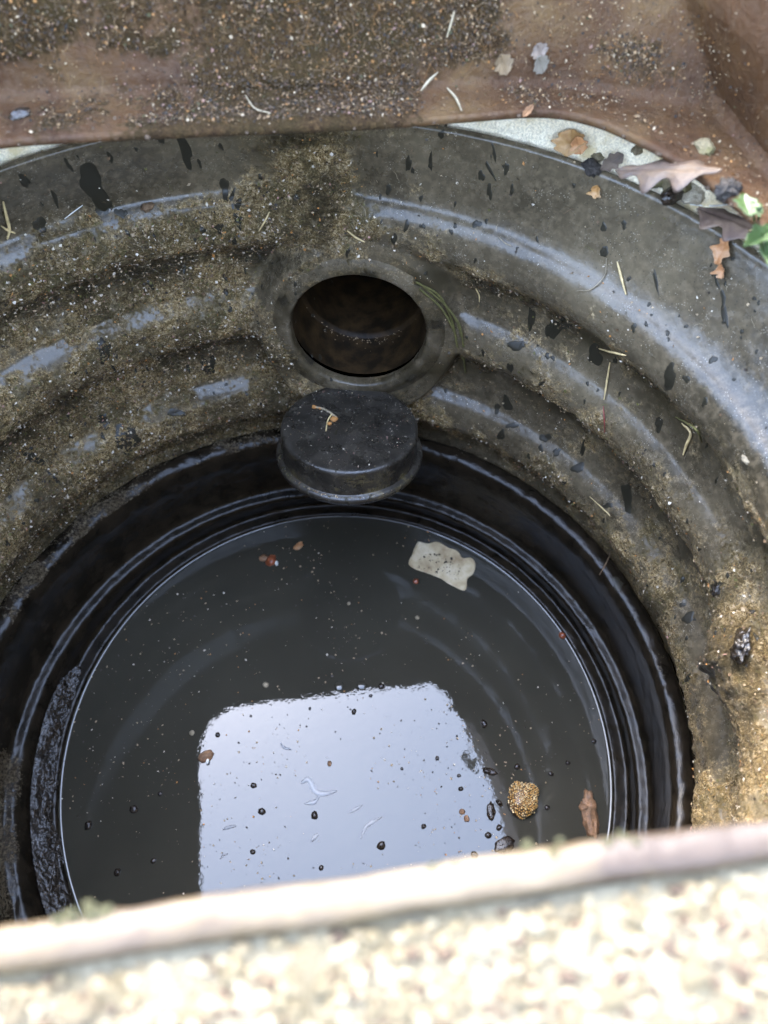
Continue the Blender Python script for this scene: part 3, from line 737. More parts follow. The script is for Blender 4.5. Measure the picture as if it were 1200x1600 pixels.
def scatter(parent, P, Nn, counts, smin, smax, MS=FL):
    i0 = 0
    for name, frac in counts.items():
        k = int(len(P) * frac); sl = slice(i0, i0 + k); i0 += k
        if k < 1: continue
        s = np.exp(rng.uniform(np.log(smin), np.log(smax), k)) 
        V, F = flakes(P[sl], Nn[sl], s)
        tag(mesh_np(name + '_flakes', V, F, MS[name], parent, False), kind='stuff')
# riser
wgt = (sstep(.30, .75, RIS_CR) + .03).ravel() * (RIS_G[..., 1].ravel() > -.12)
inh_ = (np.hypot(*(RIS_G.reshape(-1, 3)[:, [0, 2]] - HC[[0, 2]]).T) < .078) & (RIS_G.reshape(-1, 3)[:, 1] > .2)
wgt = wgt * np.where((np.hypot(*(RIS_G.reshape(-1, 3)[:, [0, 2]] - HC[[0, 2]]).T) < .078) & (RIS_G.reshape(-1, 3)[:, 1] > .2), 0, 1)
wgt = wgt * (1 - .75 * run.ravel()) * (1 - .6 * sstep(.16, .30, RIS_G[..., 0].ravel())); wgt /= wgt.sum(); idx = rng.choice(len(wgt), 42000, p=wgt)
P = RIS_G.reshape(-1, 3)[idx] + rng.normal(0, .0006, (42000, 3)); Nn = RIS_N.reshape(-1, 3)[idx]
scatter(riser, P, Nn, {'brown': .20, 'tan': .27, 'moss': .14, 'dark': .19, 'pale': .14, 'orange': .04, 'pink': .02}, .0004, .0021)
idx = rng.choice(len(wgt), 7000, p=wgt); P = RIS_G.reshape(-1, 3)[idx]; Nn = RIS_N.reshape(-1, 3)[idx]
V, F = fibres(P, Nn, rng.uniform(.003, .011, 7000), rng.uniform(.00010, .00022, 7000))
tag(mesh_np('root_fibres', V, F, [M_ROOT, FL['brown'], FL['moss']], riser, False, np.repeat(rng.choice(3, 7000, p=[.35, .4, .25]), 4)), kind='stuff')
# sparse flecks on the clean plastic
w2 = (RIS_G[..., 1].ravel() > -.12) * np.where(inh_, 0, 1.0) * sstep(.46, .66, fbm(RIS_G, 24, 3, .6, 12.)).ravel() ** 1.5; w2 /= w2.sum()
idx = rng.choice(len(w2), 3600, p=w2); P = RIS_G.reshape(-1, 3)[idx]; Nn = RIS_N.reshape(-1, 3)[idx]
for nm_, sl_ in (('pale', slice(0, 1300)), ('orange', slice(1300, 2100)), ('tan', slice(2100, 3000)), ('dark', slice(3000, 3600))):
    kk = len(P[sl_]); V, F = flakes(P[sl_], Nn[sl_], np.exp(rng.uniform(np.log(.0003), np.log(.0015), kk)), .0003)
    tag(mesh_np(nm_ + '_flecks', V, F, FL[nm_], riser, False), kind='stuff')
# frame
Gff = Gf.reshape(-1, 3); wf = (sstep(.28, .8, crf) + .035).ravel() * (onface.ravel() > .5) * (vpar.ravel() > .1)
wf /= wf.sum(); idx = rng.choice(len(wf), 13000, p=wf)
NfF = Nf.reshape(-1, 3)
P = Gff[idx] + rng.normal(0, .0012, (13000, 3)) + NfF[idx] * .0008
scatter(frame, P, NfF[idx], {'brown': .40, 'tan': .17, 'pale': .06, 'dark': .20, 'orange': .08, 'pink': .04, 'moss': .05}, .0003, .0015, FLF)
w4 = (onface.ravel() > .5) * (vpar.ravel() > .1) * sstep(.35, .65, fbm(Gf, 26, 3, .6, 41.)).ravel(); w4 = w4 / w4.sum(); i4 = rng.choice(len(w4), 3200, p=w4)
scatter(frame, Gff[i4] + NfF[i4] * .0006, NfF[i4], {'tan': .36, 'pale': .26, 'orange': .14, 'dark': .24}, .0003, .0011, FLF)
idx = rng.choice(len(wf), 1900, p=wf)
V, F = fibres(Gff[idx], NfF[idx], rng.uniform(.002, .012, 1900), rng.uniform(.00008, .00018, 1900))
tag(mesh_np('root_fibres', V, F, [FLF['tan'], FLF['brown'], FLF['orange']], frame, False, np.repeat(rng.choice(3, 1900, p=[.35, .45, .2]), 4)), kind='stuff')

cr_ = np.concatenate([rng.uniform(0, nF - 1, 90), rng.normal(iR - per, per * 2.2, 130), rng.normal(iL - 2 * per, per * 2.5, 60)]).astype(int); cr_ = np.clip(cr_[:90], 0, nF - 1); cr_ = cr_[(I2[cr_, 1] > -.15)]
Vs, Fs, off = [], [], 0
for k, i in enumerate(cr_):
    i = int(np.clip(i + rng.normal(0, 6), 0, nF - 1)); r = np.exp(rng.uniform(np.log(.0006), np.log(.0028))); r *= rng.uniform(.7, 1.5) if k > 90 else .8; p = Gf[i, 3] + np.array([*rng.normal(0, .0012, 2), -.0012])
    v, f = lump(1, (r, r, r * .7), .5, 2, k, None, p); Vs.append(v); Fs.append(f + off); off += len(v)
tag(mesh_np('edge_crumbs', np.concatenate(Vs), np.concatenate(Fs), FLF['brown'], frame), kind='stuff')
# grit on the cap
a = rng.uniform(0, 2 * np.pi, 420); r_ = .068 * np.sqrt(rng.uniform(0, 1, 420)); e1 = np.cross(CA, [0, 1, 0]); e1 /= np.linalg.norm(e1); e2 = np.cross(CA, e1)
P = CT + r_[:, None] * (np.cos(a)[:, None] * e1 + np.sin(a)[:, None] * e2) + CA * .0003
V, F = flakes(P, np.tile(CA, (420, 1)), np.exp(rng.uniform(np.log(.00025), np.log(.0010), 420)), .0004)
tag(mesh_np('grit', V, F, [FL['pale'], FL['pink'], FL['tan']], cap, False, rng.choice(3, 420, p=[.55, .2, .25])), kind='stuff')
a = rng.normal(-1.57, .7, 200); rr_ = rng.uniform(.0725, .0755, 200)
P = CT - CA * .0305 + rr_[:, None] * (np.cos(a)[:, None] * np.array([1, 0, 0]) + np.sin(a)[:, None] * np.array([0, math.cos(math.radians(12)), -math.sin(math.radians(12))]))
V, F = flakes(P, np.tile(CA, (200, 1)), np.exp(rng.uniform(np.log(.0004), np.log(.0014), 200)), .0004)
tag(mesh_np('rim_dirt', V, F, [FL['moss'], FL['tan'], FL['brown']], cap, False, rng.choice(3, 200)), kind='stuff')

# ------------------------------------------------------------------ single straws, twigs, roots on the walls
def strand(px, mat, name, label, group=None, r=.0007, lift=.002, cat=None):
    pts = []
    for x, y in px:
        q = hit(x, y)
        if q is None: continue
        pts.append(q[0] + q[1] * lift)
    if len(pts) < 2: return
    P = arc_resample(pts, 14) if len(pts) > 2 else np.linspace(pts[0], pts[1], 14)
    rr_ = r * (1 - .6 * np.linspace(-1, 1, 14) ** 2) + .0001
    base = P.mean(0); o = grid(name, tube_pts(P, rr_, 6).transpose(1, 0, 2) - base, mat, None, True); o.location = base
    tag(o, label, cat or 'dry stalk', group)
g_ = 'dry stalks stuck to the walls'
strand([(966, 408), (972, 432), (979, 461)], M_STRAW, 'dry_stalk', 'short straight orange brown needle on the upper wall to the right', g_, .0010)
strand([(949, 403), (946, 430), (925, 452), (903, 454)], M_ROOT, 'dry_stalk', 'long thin white curved hair on the top rib at the right', g_, .0004)
strand([(955, 565), (951, 590), (945, 625)], M_STRAW, 'dry_stalk', 'upright straw lying across the second rib', g_, .0009)
strand([(938, 543), (960, 548), (981, 553)], M_STRAW, 'dry_stalk', 'yellow straw lying level above the second rib', g_, .0009)
strand([(944, 634), (945, 655), (947, 674)], simple('red_stalk', (.2, .04, .03), .5), 'dry_stalk', 'short dark red stalk under the upright straw', g_, .0006)
strand([(1068, 660), (1082, 675), (1075, 695), (1070, 710)], M_STRAW, 'dry_stalk', 'bent yellow stalk in the moss at the far right', g_, .0012)
strand([(1058, 650), (1090, 668), (1100, 690)], FL['moss'], 'dry_stalk', 'olive stalk crossing the bent yellow stalk', g_, .0009)
strand([(683, 110), (668, 128), (657, 146)], M_ROOT, 'dry_stalk', 'pale slanting stalk on the soil of the back frame side', g_, .0009)
strand([(698, 141), (712, 158), (721, 178)], M_ROOT, 'dry_stalk', 'pale stalk just above the white mortar', g_, .0008)
strand([(384, 152), (400, 172), (424, 181)], M_ROOT, 'dry_stalk', 'white curved root on the caked soil, left of centre', g_, .0004)
strand([(710, 15), (704, 35), (698, 58)], M_ROOT, 'dry_stalk', 'faint upright stalk near the top edge of the soil', g_, .0006)
strand([(543, 360), (556, 368), (570, 377)], M_STRAW, 'dry_stalk', 'short straw above the pipe mouth', g_, .0009)
strand([(3, 312), (8, 335), (13, 355), (10, 372)], M_STRAW, 'dry_stalk', 'thick yellow stalk at the far left under the frame', g_, .0013)
strand([(100, 340), (112, 330), (128, 318)], M_WHITE, 'dry_stalk', 'thin white thread beside the biggest wet splash', g_, .0003)
strand([(0, 350), (10, 357), (22, 362)], M_STRAW, 'dry_stalk', 'short straw at the very left edge of the view', g_, .0009)
strand([(957, 860), (948, 878), (938, 898)], FL['brown'], 'dry_stalk', 'small brown twig on the lowest rib at the right', g_, .0008)
strand([(923, 775), (950, 800), (955, 806)], M_STRAW, 'dry_stalk', 'olive straw pointing down towards the lowest rib', g_, .0006)
strand([(420, 330), (414, 345), (405, 360)], M_STRAW, 'dry_stalk', 'small straw hanging below the top rib', g_, .0008)
strand([(800, 385), (790, 380), (780, 372)], M_ROOT, 'dry_stalk', 'tiny pale curl on the top rib', g_, .0004)
strand([(744, 448), (750, 460), (750, 470)], M_STRAW, 'dry_stalk', 'tiny yellow straw to the right of the pipe mouth', g_, .0006)
# mossy root strand down the right of the socket
for j, pts in enumerate([[(655, 450), (690, 480), (712, 520), (722, 560)], [(660, 446), (698, 478), (720, 515), (728, 580)], [(650, 440), (685, 465), (706, 500), (716, 540)], [(690, 470), (715, 505), (726, 540)]]):
    q = [hit(*p) for p in pts]; P = arc_resample([a[0] + a[1] * .002 for a in q], 16)
    o = grid('root_strand', tube_pts(P, .0011, 6).transpose(1, 0, 2), FL['moss'], chamber, True)

# twig with orange bits on the cap
q = [hit(*p) for p in [(490, 638), (505, 641), (516, 647), (526, 655)]]
P = arc_resample([a[0] + a[1] * .002 for a in q], 12)
tw = empty('withered_sprig', tuple(P.mean(0)), 'tiny withered orange sprig lying on the black pipe cap', 'sprig')
grid('stem', tube_pts(P, .0012, 6).transpose(1, 0, 2), M_ROOT, tw, True)
q2 = [hit(*p) for p in [(518, 650), (512, 660), (511, 672)]]
grid('stem', tube_pts(arc_resample([a[0] + a[1] * .002 for a in q2], 10), .0008, 6).transpose(1, 0, 2), M_STRAW, tw, True)
for px, py, r in [(491, 638, .0030), (524, 653, .0042), (512, 662, .0026), (500, 640, .002)]:
    a = hit(px, py); v, f = lump(2, (r, r * .8, r * .5), .5, 2, px, None, a[0] + a[1] * .002); mesh_np('bud', v, f, FL['orange'], tw)

# ------------------------------------------------------------------ leaves, stones and seedling at the right of the rim
def leaf(name, px_base, px_tip, width, mat, label, curl=.3, lobes=0, lift=.004, tilt=0.0, cat='dead leaf', parent=None, z=None, wavy=.12, seed=1.0, amp=.30):
    if z is None:
        a, b = hit(*px_base), hit(*px_tip); A, B = a[0] + a[1] * lift, b[0] + b[1] * lift; up_ = (a[1] + b[1]) / 2
    else:
        A, B = (onz(*px_base, z[0]), onz(*px_tip, z[1])) if isinstance(z, tuple) else (onz(*px_base, z), onz(*px_tip, z)); up_ = np.array([0, 0, 1.0])
    up_ = up_ + .5 * np.array([0, -.3, 1]); L = np.linalg.norm(B - A); e1 = (B - A) / L; e2 = np.cross(up_, e1); e2 /= np.linalg.norm(e2); e3 = np.cross(e1, e2)
    e2, e3 = e2 * math.cos(tilt) + e3 * math.sin(tilt), e3 * math.cos(tilt) - e2 * math.sin(tilt)
    nu, nv = 40, 17; t = np.linspace(0, 1, nu); s = np.linspace(-1, 1, nv)
    wd = width * np.sin(np.pi * np.clip(t, .02, .985)) ** .7
    if lobes: wd = wd * (1 + amp * np.sin(lobes * 2 * np.pi * t + seed))
    Tg, Sg = np.meshgrid(t, s, indexing='ij'); Wd = wd[:, None] * (1 + .18 * np.sin(7 * Tg * 3 + seed * Sg))
    h = L * (curl * (Sg ** 2) * .5 * (Wd / width) + curl * .6 * (Tg - .5) ** 2) + wavy * L * .35 * (fbm(np.stack([Tg * 3, Sg * 1.5, 0 * Tg + seed], -1), 1, 3) - .5) - .0012 * np.exp(-(Sg / .1) ** 2)
    Gq = A + e1 * (Tg * L)[..., None] + e2 * (Sg * Wd)[..., None] + e3 * h[..., None]
    base = (A + B) / 2
    if parent is None:
        o = grid(name, Gq - base, mat); o.location = base; tag(o, label, cat)
    else: o = grid(name, Gq, mat, parent)
    md = o.modifiers.new('thickness', 'SOLIDIFY'); md.thickness = .0004
    return o
leaf('dead_leaf', (896, 200), (886, 250), .0115, M_LEAF_OCHRE, 'curled ochre dead leaf standing on the white mortar by the rim', .35, 0, .005, .2, wavy=.05, seed=2.)
leaf('dead_leaf', (905, 252), (908, 212), .006, M_LEAF_RUSSET, 'small pinkish brown leaf scrap leaning on the curled ochre leaf', .3, 0, .006, -.3, wavy=.05, seed=4.)
leaf('dead_leaf', (938, 270), (977, 240), .0052, M_LEAF_GREY, 'narrow grey leaf folded over the chamber rim', .35, 0, .005, .3, seed=3.)
leaf('dead_leaf', (1138, 372), (1124, 412), .0055, M_LEAF_RUSSET, 'withered orange leaf hanging over the rim below the seedling', .3, 2., .005, .2, seed=1.4)
leaf('dead_leaf', (1131, 412), (1134, 434), .0036, M_LEAF_RUSSET, 'crumpled small orange leaf tip at the end of the hanging leaf', .9, 2., .004, .5, seed=2.4)
leaf('dead_leaf', (936, 288), (932, 308), .0042, M_LEAF_OCHRE, 'tiny yellow leaf stuck on the wall just under the rim', .7, 2., .003, .2, seed=6.)
leaf('dead_leaf', (838, 66), (846, 88), .0055, M_LEAF_GREY, 'upper of two small grey round leaves on the frame soil', .15, 0, .003, .0, seed=7.)
leaf('dead_leaf', (838, 88), (848, 110), .0055, simple('leaf_greyer', (.14, .12, .09), .6, .2, 100), 'lower of two small grey round leaves on the frame soil', .15, 0, .003, .0, seed=8.)
leaf('dead_leaf', (780, 84), (792, 114), .0062, simple('leaf_tan', (.13, .085, .042), .6, .3, 90), 'faded tan leaf flat on the frame soil beside the grey pair', .1, 0, .002, .0, seed=9.)
leaf('dead_leaf', (815, 178), (832, 171), .002, simple('leaf_dull_orange', (.17, .08, .03), .6, .3, 90), 'tiny orange leaf on the frame edge above the white mortar', .2, 0, .003, .0, seed=9.5)
strand([(1082, 318), (1120, 320), (1158, 321)], M_WHITE, 'dry_stalk', 'straight whitish straw under the green seedling', g_, .0006, .005)
strand([(1118, 352), (1132, 362), (1140, 372), (1165, 362), (1185, 356)], M_STRAW, 'dry_stalk', 'bent tan tendril at the foot of the seedling', g_, .0008, .004)

def stone(px, py, dims, mat, name, label, cat, seed, rough=.42, sub=4, lift=0.0, sc=2.3):
    a = hit(px, py); v, f = lump(sub, dims, rough, sc, seed, (0, 0, seed)); p = a[0] + np.array([0, 0, lift])
    o = mesh_np(name, v, f, mat); o.location = p; tag(o, label, cat); return o
stone(1060, 283, (.017, .011, .008), M_STONE, 'mossy_stone', 'yellowish mossy stone in the gap behind the rim', 'stone', 1.3)
stone(1020, 275, (.012, .008, .006), M_STONE, 'mossy_stone', 'smaller mossy stone under the edge of the oak leaf', 'stone', 2.6)
stone(1085, 305, (.010, .008, .006), make_concrete('cream_stone', (.36, .30, .21), (.50, .44, .33), 2), 'pale_stone', 'cream stone between the rim and the dark clod', 'stone', 3.3)
stone(1050, 305, (.0105, .0062, .006), M_SEED, 'black_snail', 'shiny black snail like lump on the rim beside the cream stone', 'snail', .7, .2)
stone(1136, 296, (.008, .007, .006), M_CLOD, 'soil_clod', 'dark crumbly soil clod beside the oak leaf tip', 'soil clod', 4.2, .55, 4, 0, 3.5)
stone(925, 262, (.009, .006, .005), M_CLOD, 'soil_clod', 'small dark soil clod between the ochre leaf and the grey leaf', 'soil clod', 5.2, .5, 3, 0, 3.)
stone(935, 245, (.005, .004, .003), M_GRIT[2], 'grey_pebble', 'small grey pebble on the mortar beside the ochre leaf', 'pebble', 6.2)
stone(997, 234, (.006, .004, .003), M_GRIT[1], 'tan_pebble', 'tan pebble on the mortar above the oak leaf', 'pebble', 7.2)
stone(1100, 232, (.008, .005, .005), M_STONE, 'ochre_pebble', 'ochre pebble on the frame flange above the oak leaf tip', 'pebble', 8.2)
stone(32, 180, (.0075, .004, .004), M_SEED, 'black_beetle', 'dark glossy beetle like lump at the far left of the frame', 'beetle', 3.9, .2)
stone(1165, 718, (.0042, .0022, .002), M_ROOT, 'white_chip', 'white stone chip lying on the top rib at the far right', 'stone chip', 1.9, .3)
stone(230, 322, (.006, .005, .003), FL['brown'], 'soil_crumb', 'brown crumb of soil on the top rib at the left', 'soil crumb', 4.4, .6, 3, 0, 3)
stone(1120, 920, (.003, .006, .006), M_SLUDGE, 'mud_lump', 'small black mud lump on the second rib at the right', 'mud lump', 5.9, .6, 3, 0, 3)
stone(1155, 1010, (.005, .013, .014), M_SLUDGE, 'mud_lump', 'large wet black mud lump on the right wall', 'mud lump', 2.9, .6, 4, 0, 3)

leaf('dead_leaf', (962, 262), (1125, 262), .0115, M_LEAF_PURPLE, 'large lobed mauve brown oak leaf on the mortar', -.12, 3.0, .008, .25, z=(.548, .584), wavy=.12, seed=.6)
leaf('dead_leaf', (1090, 322), (1200, 366), .0115, M_LEAF_PALE, 'broad greyish pink leaf under the green seedling', -.12, 2.0, .005, .2, z=(.524, .548), seed=5.)
sr = hit(1168, 372)
seed_ = empty('seedling', tuple(sr[0]), 'bright green seedling with scalloped leaves at the right of the rim', 'seedling')
base = sr[0] + np.array([.004, -.002, 0])
tips = [onz(1160, 318, .600), onz(1178, 316, .602), onz(1192, 368, .590), onz(1204, 400, .585)]
for j, tp in enumerate(tips):
    mid = (base + tp) / 2 + np.array([0, 0, .012]); P = bez([base, mid, tp], 14)
    grid('stem', tube_pts(P, np.linspace(.0011, .0006, 14), 7).transpose(1, 0, 2), M_GREEN, seed_, True)
leaf('leaf', (1172, 338), (1162, 304), .0062, M_GREEN, None, .15, 2.0, z=.601, parent=seed_, wavy=.08, seed=1., amp=.13)
leaf('leaf', (1168, 330), (1192, 326), .0044, M_GREEN, None, .15, 2.0, z=.600, parent=seed_, wavy=.08, seed=2., amp=.13)
leaf('leaf', (1162, 386), (1212, 354), .0052, M_GREEN, None, .2, 1.5, z=.590, parent=seed_, wavy=.08, seed=3., amp=.13)
leaf('leaf', (1190, 372), (1207, 424), .0046, M_GREEN, None, .2, 1.5, z=.585, parent=seed_, wavy=.08, seed=4., amp=.13)

# ------------------------------------------------------------------ things floating on the water
def floating_poly(name, px, th, mat, label, cat):
    P = np.array([onz(x, y, .0) for x, y in px]); c = P.mean(0)
    rings = [1, .93, .8, .6, .4, .2, .02]; n = 60
    Q = arc_resample(list(P) + [P[0]], n + 1)[:-1]; Q = c + (Q - c) * (1 + .05 * (fbm(np.stack([np.arange(n) * .6, 0 * np.arange(n), 0 * np.arange(n)], -1), 1, 2) - .5)[:, None])
    tops = [np.c_[Q[:, :2], np.full(n, -.002)]] + [np.c_[(c + (Q - c) * r)[:, :2], np.full(n, th)] for r in rings]
    Gq = np.stack(tops, 1); Gq[:, 1:, 2] += .0012 * (fbm(Gq[:, 1:], 60, 3) - .5)
    o = grid(name, Gq - c, mat, None, True); o.location = c; return tag(o, label, cat)
sc_ = floating_poly('card_scrap', [(652, 846), (668, 850), (683, 846), (700, 856), (716, 862), (722, 872), (736, 872), (743, 884), (738, 898), (730, 904), (727, 922), (708, 916), (690, 905), (668, 896), (640, 884), (646, 862)], .0009, M_SCRAP, 'pale torn scrap of sodden card floating near the back of the water', 'card scrap')
V, F = flakes(np.array([onz(rng.uniform(648, 735), 0, 0) * 0 + onz(*(np.array([655, 853]) + rng.uniform(.05, .95) * np.array([72, 24]) + rng.uniform(.05, .95) * np.array([-8, 34])), .0022) for _ in range(90)]), np.tile([0, 0, 1.0], (90, 1)), np.exp(rng.uniform(np.log(.0004), np.log(.0022), 90)), .0002)
fo = mesh_np('dark_flecks', V - np.array(sc_.location) , F, FL['dark']); fo.parent = sc_; tag(fo, kind='stuff')

# wasp comb like cluster of golden cells
hc = onz(815, 1250, .006)
comb = empty('comb_piece', tuple(hc * [1, 1, 0]), 'golden brown chunk of honeycomb like cells floating at the edge of the sky reflection', 'comb piece')
v, f = lump(3, (.0185, .0165, .011), .42, 1.1, 2.7, (0, 0, .5), hc - [0, 0, .001]); mesh_np('core', v, f, M_CELLGAP, comb)
from mathutils.bvhtree import BVHTree
bv = BVHTree.FromPolygons([Vector(a) for a in v], [list(map(int, a)) for a in f])
Vs, Fs, off = [], [], 0
a0 = .0023; cmi = []
for i in range(-11, 12):
    for j in range(-11, 12):
        x0, y0 = a0 * (i + .5 * (j % 2)) + rng.normal(0, .00032), a0 * .87 * j + rng.normal(0, .00032); x, y = hc[0] + x0 * .85 - y0 * .53, hc[1] + x0 * .53 + y0 * .85
        r = bv.ray_cast(Vector((x, y, .1)), Vector((0, 0, -1)))
        if r[0] is None or r[0].z < .0015: continue
        t6 = np.arange(6) * np.pi / 3 + np.pi / 6; nn = np.array(r[1]); e1 = np.cross(nn, [0, 1, 0]); e1 /= np.linalg.norm(e1); e2 = np.cross(nn, e1); p0 = np.array(r[0])
        R0 = a0 * .47 * rng.uniform(.72, 1.08)
        lv = [p0 + R0 * (np.cos(t6)[:, None] * e1 + np.sin(t6)[:, None] * e2) - nn * .0005, p0 + .92 * R0 * (np.cos(t6)[:, None] * e1 + np.sin(t6)[:, None] * e2) + nn * .0009, p0 + .45 * R0 * (np.cos(t6)[:, None] * e1 + np.sin(t6)[:, None] * e2) + nn * .0010]
        vv = np.concatenate(lv); Vs.append(vv)
        for b in range(2):
            for q in range(6): Fs.append([off + b * 6 + q, off + b * 6 + (q + 1) % 6, off + (b + 1) * 6 + (q + 1) % 6, off + (b + 1) * 6 + q])
        for q in range(2): Fs.append([off + 12 + 3 * q, off + 13 + 3 * q, off + 14 + 3 * q, off + 12 + (3 * q + 3) % 6])
        Fs.append([off + 12, off + 14, off + 15, off + 17]); cmi += [int(rng.uniform() < .4)] * (len(Fs) - len(cmi)); off += 18
tag(mesh_np('cells', np.concatenate(Vs), Fs, [M_CELL, M_CELL2], comb, True, cmi), kind='stuff')

def floater(px, py, dims, mat, name, label, cat, seed, group=None, rough=.3, sub=2, rotz=None, z=.0006, parts=None, sc=1.6):
    p = onz(px, py, z)
    v, f = lump(sub, dims, rough, sc, seed, (0, 0, seed if rotz is None else rotz)); o = mesh_np(name, v, f, mat)
    o.location = p; tag(o, label, cat, group)
    for (dx, dy, dm, mt, nm) in (parts or []):
        p2 = onz(px + dx, py + dy, z + .002); v, f = lump(2, dm, .3, 1.8, seed + dx, (0, 0, dx)); q = mesh_np(nm, v + (p2 - p), f, mt); q.parent = o
    return o
floater(921, 1272, (.0085, .0225, .007), M_BARK, 'bark_piece', 'long brown piece of sodden bark floating at the right, near the water edge', 'bark', .2, None, .40, 4, .05, .002, [(-8, -10, (.005, .006, .004), M_BARK, 'bark_knot')], 2.2)
floater(424, 876, (.0075, .007, .0045), M_RED, 'red_husk', 'wet red brown husk with a white shell scrap at the back left of the water', 'husk', 1.2, None, .35, 3, None, .001, [(8, 4, (.004, .002, .002), M_WHITE, 'white_scrap'), (-12, -4, (.006, .005, .003), M_BARK, 'husk_flap')])
floater(321, 1182, (.006, .0085, .004), M_BARK, 'orange_husk', 'orange brown husk at the left corner of the sky reflection', 'husk', 2.2, None, .45, 3, None, .001, [(3, 8, (.002, .003, .002), M_WHITE, 'white_scrap')])
floater(879, 993, (.0045, .0045, .004), M_RED, 'red_berry', 'small round red brown berry touching the right water edge', 'berry', 3.2, None, .15, 3)
floater(650, 908, (.004, .004, .002), M_RED, 'red_bud', 'tiny dark red bud in front of the pale card scrap', 'bud', 3.7, None, .4)
floater(467, 853, (.007, .004, .002), M_LEAF_RUSSET, 'leaf_crumb', 'small ragged brown leaf crumb beside the red husk', 'leaf crumb', 3.9, None, .6, 3)
gs = 'dark seeds floating on the sky reflection'
LS = ['dark round seed left of centre in the sky reflection', 'dark ringed seed in the middle of the sky reflection', 'large dark seed lowest in the middle of the sky reflection, just above the slab',
 'hooked dark seed above the leftmost round seed in the sky reflection', 'dark curled seed near the top edge of the sky reflection', 'upper of two small brown seeds left of the dark bark crumbs', 'lower of two small brown seeds left of the dark bark crumbs',
 'small black seed below left of the pair of brown seeds', 'dark seed lowest at the right, beside the biggest bark crumb', 'tiny dark seed at the right, well above the pair of brown seeds', 'dark crumb like seed between the curved and the biggest bark crumb',
 'single tan brown seed in the upper middle of the sky reflection', 'dark seed in the upper left corner of the sky reflection', 'small dark seed below the leftmost round seed', 'small dark seed near the slab, left of the large lowest seed',
 'small dark seed just above the pair of brown seeds', 'dark seed outside the right edge of the sky reflection', 'small crumb like seed between the curved bark crumb and the comb piece', 'tiny seed at the right, below the tiny dark one',
 'tiny speck like seed near the upper left edge of the sky reflection', 'tiny seed under the pale bubbles at the top edge', 'tiny seed alone in the right centre of the sky reflection']
for k, (x, y, r) in enumerate([(409, 1268, 5.5), (491, 1274, 6), (596, 1321, 6.5), (396, 1227, 4.5), (553, 1112, 4.5), (722, 1268, 5), (729, 1279, 5), (662, 1291, 4), (741, 1336, 5.5), (683, 1185, 3.5), (763, 1305, 5), (515, 1193, 4), (340, 1148, 4), (395, 1331, 4), (502, 1356, 4), (720, 1232, 4), (756, 1130, 5.5), (780, 1293, 4.5), (717, 1212, 3), (484, 1107, 2.5), (579, 1087, 3), (628, 1201, 2.5)]):
    d = r / 1340.
    nm = 'floating_seed'
    lab = LS[k]
    floater(x, y, (d, d * .85, d * .7), M_SEED if k not in (5, 6, 11) else M_BARK, nm, lab, 'seed', k * 1.9, gs, .35)
for k, (x, y, r, rx) in enumerate([(767, 1268, 12, .5), (788, 1322, 14, .75), (765, 1205, 10, .5), (780, 1255, 6, .6)]):
    d = r / 1340.
    lab = ['curved dark bark crumb just left of the golden comb piece', 'biggest dark bark crumb at the lower right of the sky reflection', 'wet dark crumb at the upper right edge of the sky reflection', 'small dark crumb touching the golden comb piece'][k]
    floater(x, y, (d * rx, d, .0025), M_SEED, 'bark_crumb', lab, 'bark crumb', k * 2.3, None, .5, 3)
gb = 'round wet bubbles and seeds on the dark water'
LB = ['dark round seed alone on the dark water at the left', 'wet dark seed just right of the upper right edge of the sky reflection', 'dark seed on the dark water above right of the golden comb piece', 'dark seed just above the golden comb piece',
 'dark seed near the right water edge above the bark piece', 'dark seed between the comb piece and the bark piece, higher than both', 'round seed on the dark water at the lower left near the slab', 'pale crumb on the dark water above the top edge of the sky reflection',
 'left one of two pale bubbles above the sky reflection', 'right one of two pale bubbles above the sky reflection', 'dark seed touching the top edge of the sky reflection', 'pale crumb left of the upper left corner of the sky reflection',
 'white crumb on the dark water below the pale card scrap', 'white crumb in the middle of the dark water at the back', 'dark seed left of the sky reflection, midway up', 'dark seed at the lower left between the lone round seed and the slab',
 'dark crumb lying on the leftmost rib reflection', 'dark seed at the right side of the golden comb piece']
for k, (x, y, r) in enumerate([(209, 1265, 6), (757, 1132, 5), (861, 1209, 4), (808, 1198, 4.5), (928, 1158, 4), (887, 1192, 4), (183, 1363, 5), (415, 1070, 5), (530, 1072, 8), (565, 1071, 8), (596, 1072, 5), (300, 1145, 4), (652, 965, 3.5), (545, 943, 3), (250, 1240, 3.5), (240, 1345, 4), (138, 1290, 6), (855, 1262, 4)]):
    d = r / 1300.
    lab = LB[k]
    if k in (8, 9):
        floater(x, y, (d, d * .9, .0016), M_WATER, 'bubble', lab, 'bubble', k, gb, .05, 3)
    else: floater(x, y, (d, d * .9, d * .7), M_SEED if k not in (7, 11, 12, 13) else M_ROOT, 'floating_seed', lab, 'seed', k * 1.3, gb, .35)
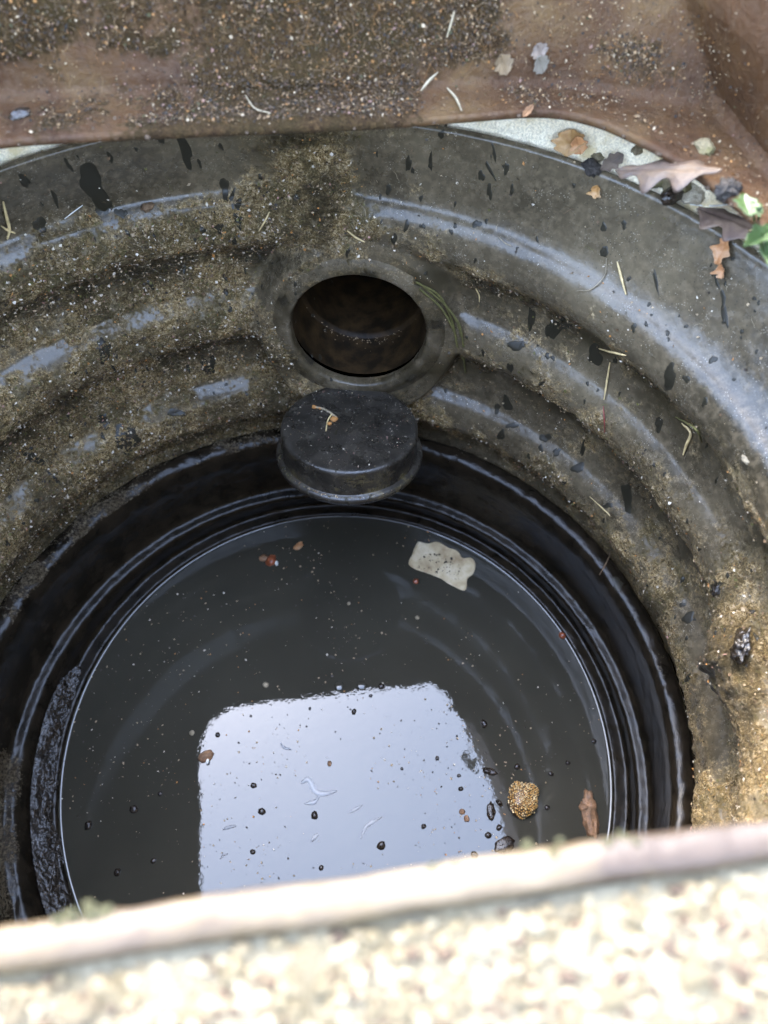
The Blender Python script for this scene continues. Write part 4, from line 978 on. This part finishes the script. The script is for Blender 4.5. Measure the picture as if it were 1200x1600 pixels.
def scum(px, w, label):
    P = arc_resample([onz(x, y, .0004) for x, y in px], 24); T = np.gradient(P, axis=0); T /= np.linalg.norm(T, axis=1, keepdims=True)
    Nq = np.cross(T, [0, 0, 1.0]); wv = .6 * (w / 1340.) * (.35 + fbm(P, 120, 2)) * np.sin(np.pi * np.linspace(.03, .97, 24)) ** .5
    sg = np.linspace(-1, 1, 5); Gq = P[:, None] + Nq[:, None] * (sg[None, :, None] * wv[:, None, None]) + np.array([0, 0, .0005]) * (1 - sg ** 2)[None, :, None]
    c = P.mean(0); o = grid('scum_film', Gq - c, M_SCUM); o.location = c; tag(o, label, 'scum', 'pale scum films on the sky reflection')
scum([(470, 1224), (482, 1218), (492, 1236), (508, 1240), (526, 1236)], 7, 'largest branching pale scum film in the middle of the sky reflection')
scum([(476, 1256), (492, 1252), (500, 1240)], 5, 'pale scum film curving into the largest one from below')
scum([(545, 1270), (556, 1264), (566, 1258)], 5, 'short pale scum film right of the largest one')
scum([(564, 1310), (574, 1290), (598, 1276)], 4, 'long thin pale scum film slanting in the lower right of the sky reflection')
scum([(438, 1160), (444, 1168), (456, 1171)], 4, 'small hooked pale scum film in the upper left of the sky reflection')
scum([(348, 1296), (360, 1292), (369, 1290)], 4, 'short pale scum film at the left of the sky reflection')
scum([(344, 1342), (350, 1336), (356, 1334)], 4, 'short pale scum film at the lower left of the sky reflection')
scum([(486, 1316), (492, 1308), (497, 1303)], 4, 'short upright pale scum film below the ringed seed')
# fine specks, nobody could count them
n = 3600; a = rng.uniform(0, 2 * np.pi, n); r_ = .298 * np.sqrt(rng.uniform(0, 1, n)); cl = fbm(np.stack([r_ * np.cos(a), r_ * np.sin(a), 0 * a], -1), 14, 3)
ok = rng.uniform(0, 1, n) < sstep(.35, .65, cl) + .12; P = np.stack([r_ * np.cos(a), r_ * np.sin(a), 0 * a + .0004], -1)[ok]
V, F = flakes(P, np.tile([0, 0, 2.2], (len(P), 1)), np.exp(rng.uniform(np.log(.0003), np.log(.0018), len(P))), .0004)
tag(mesh_np('floating_specks', V, F, [FL['tan'], FL['dark'], FL['pale'], FL['orange']], None, False, rng.choice(4, len(P), p=[.42, .36, .12, .10])), 'fine specks of litter drifting all over the dark water', 'litter', None, 'stuff')
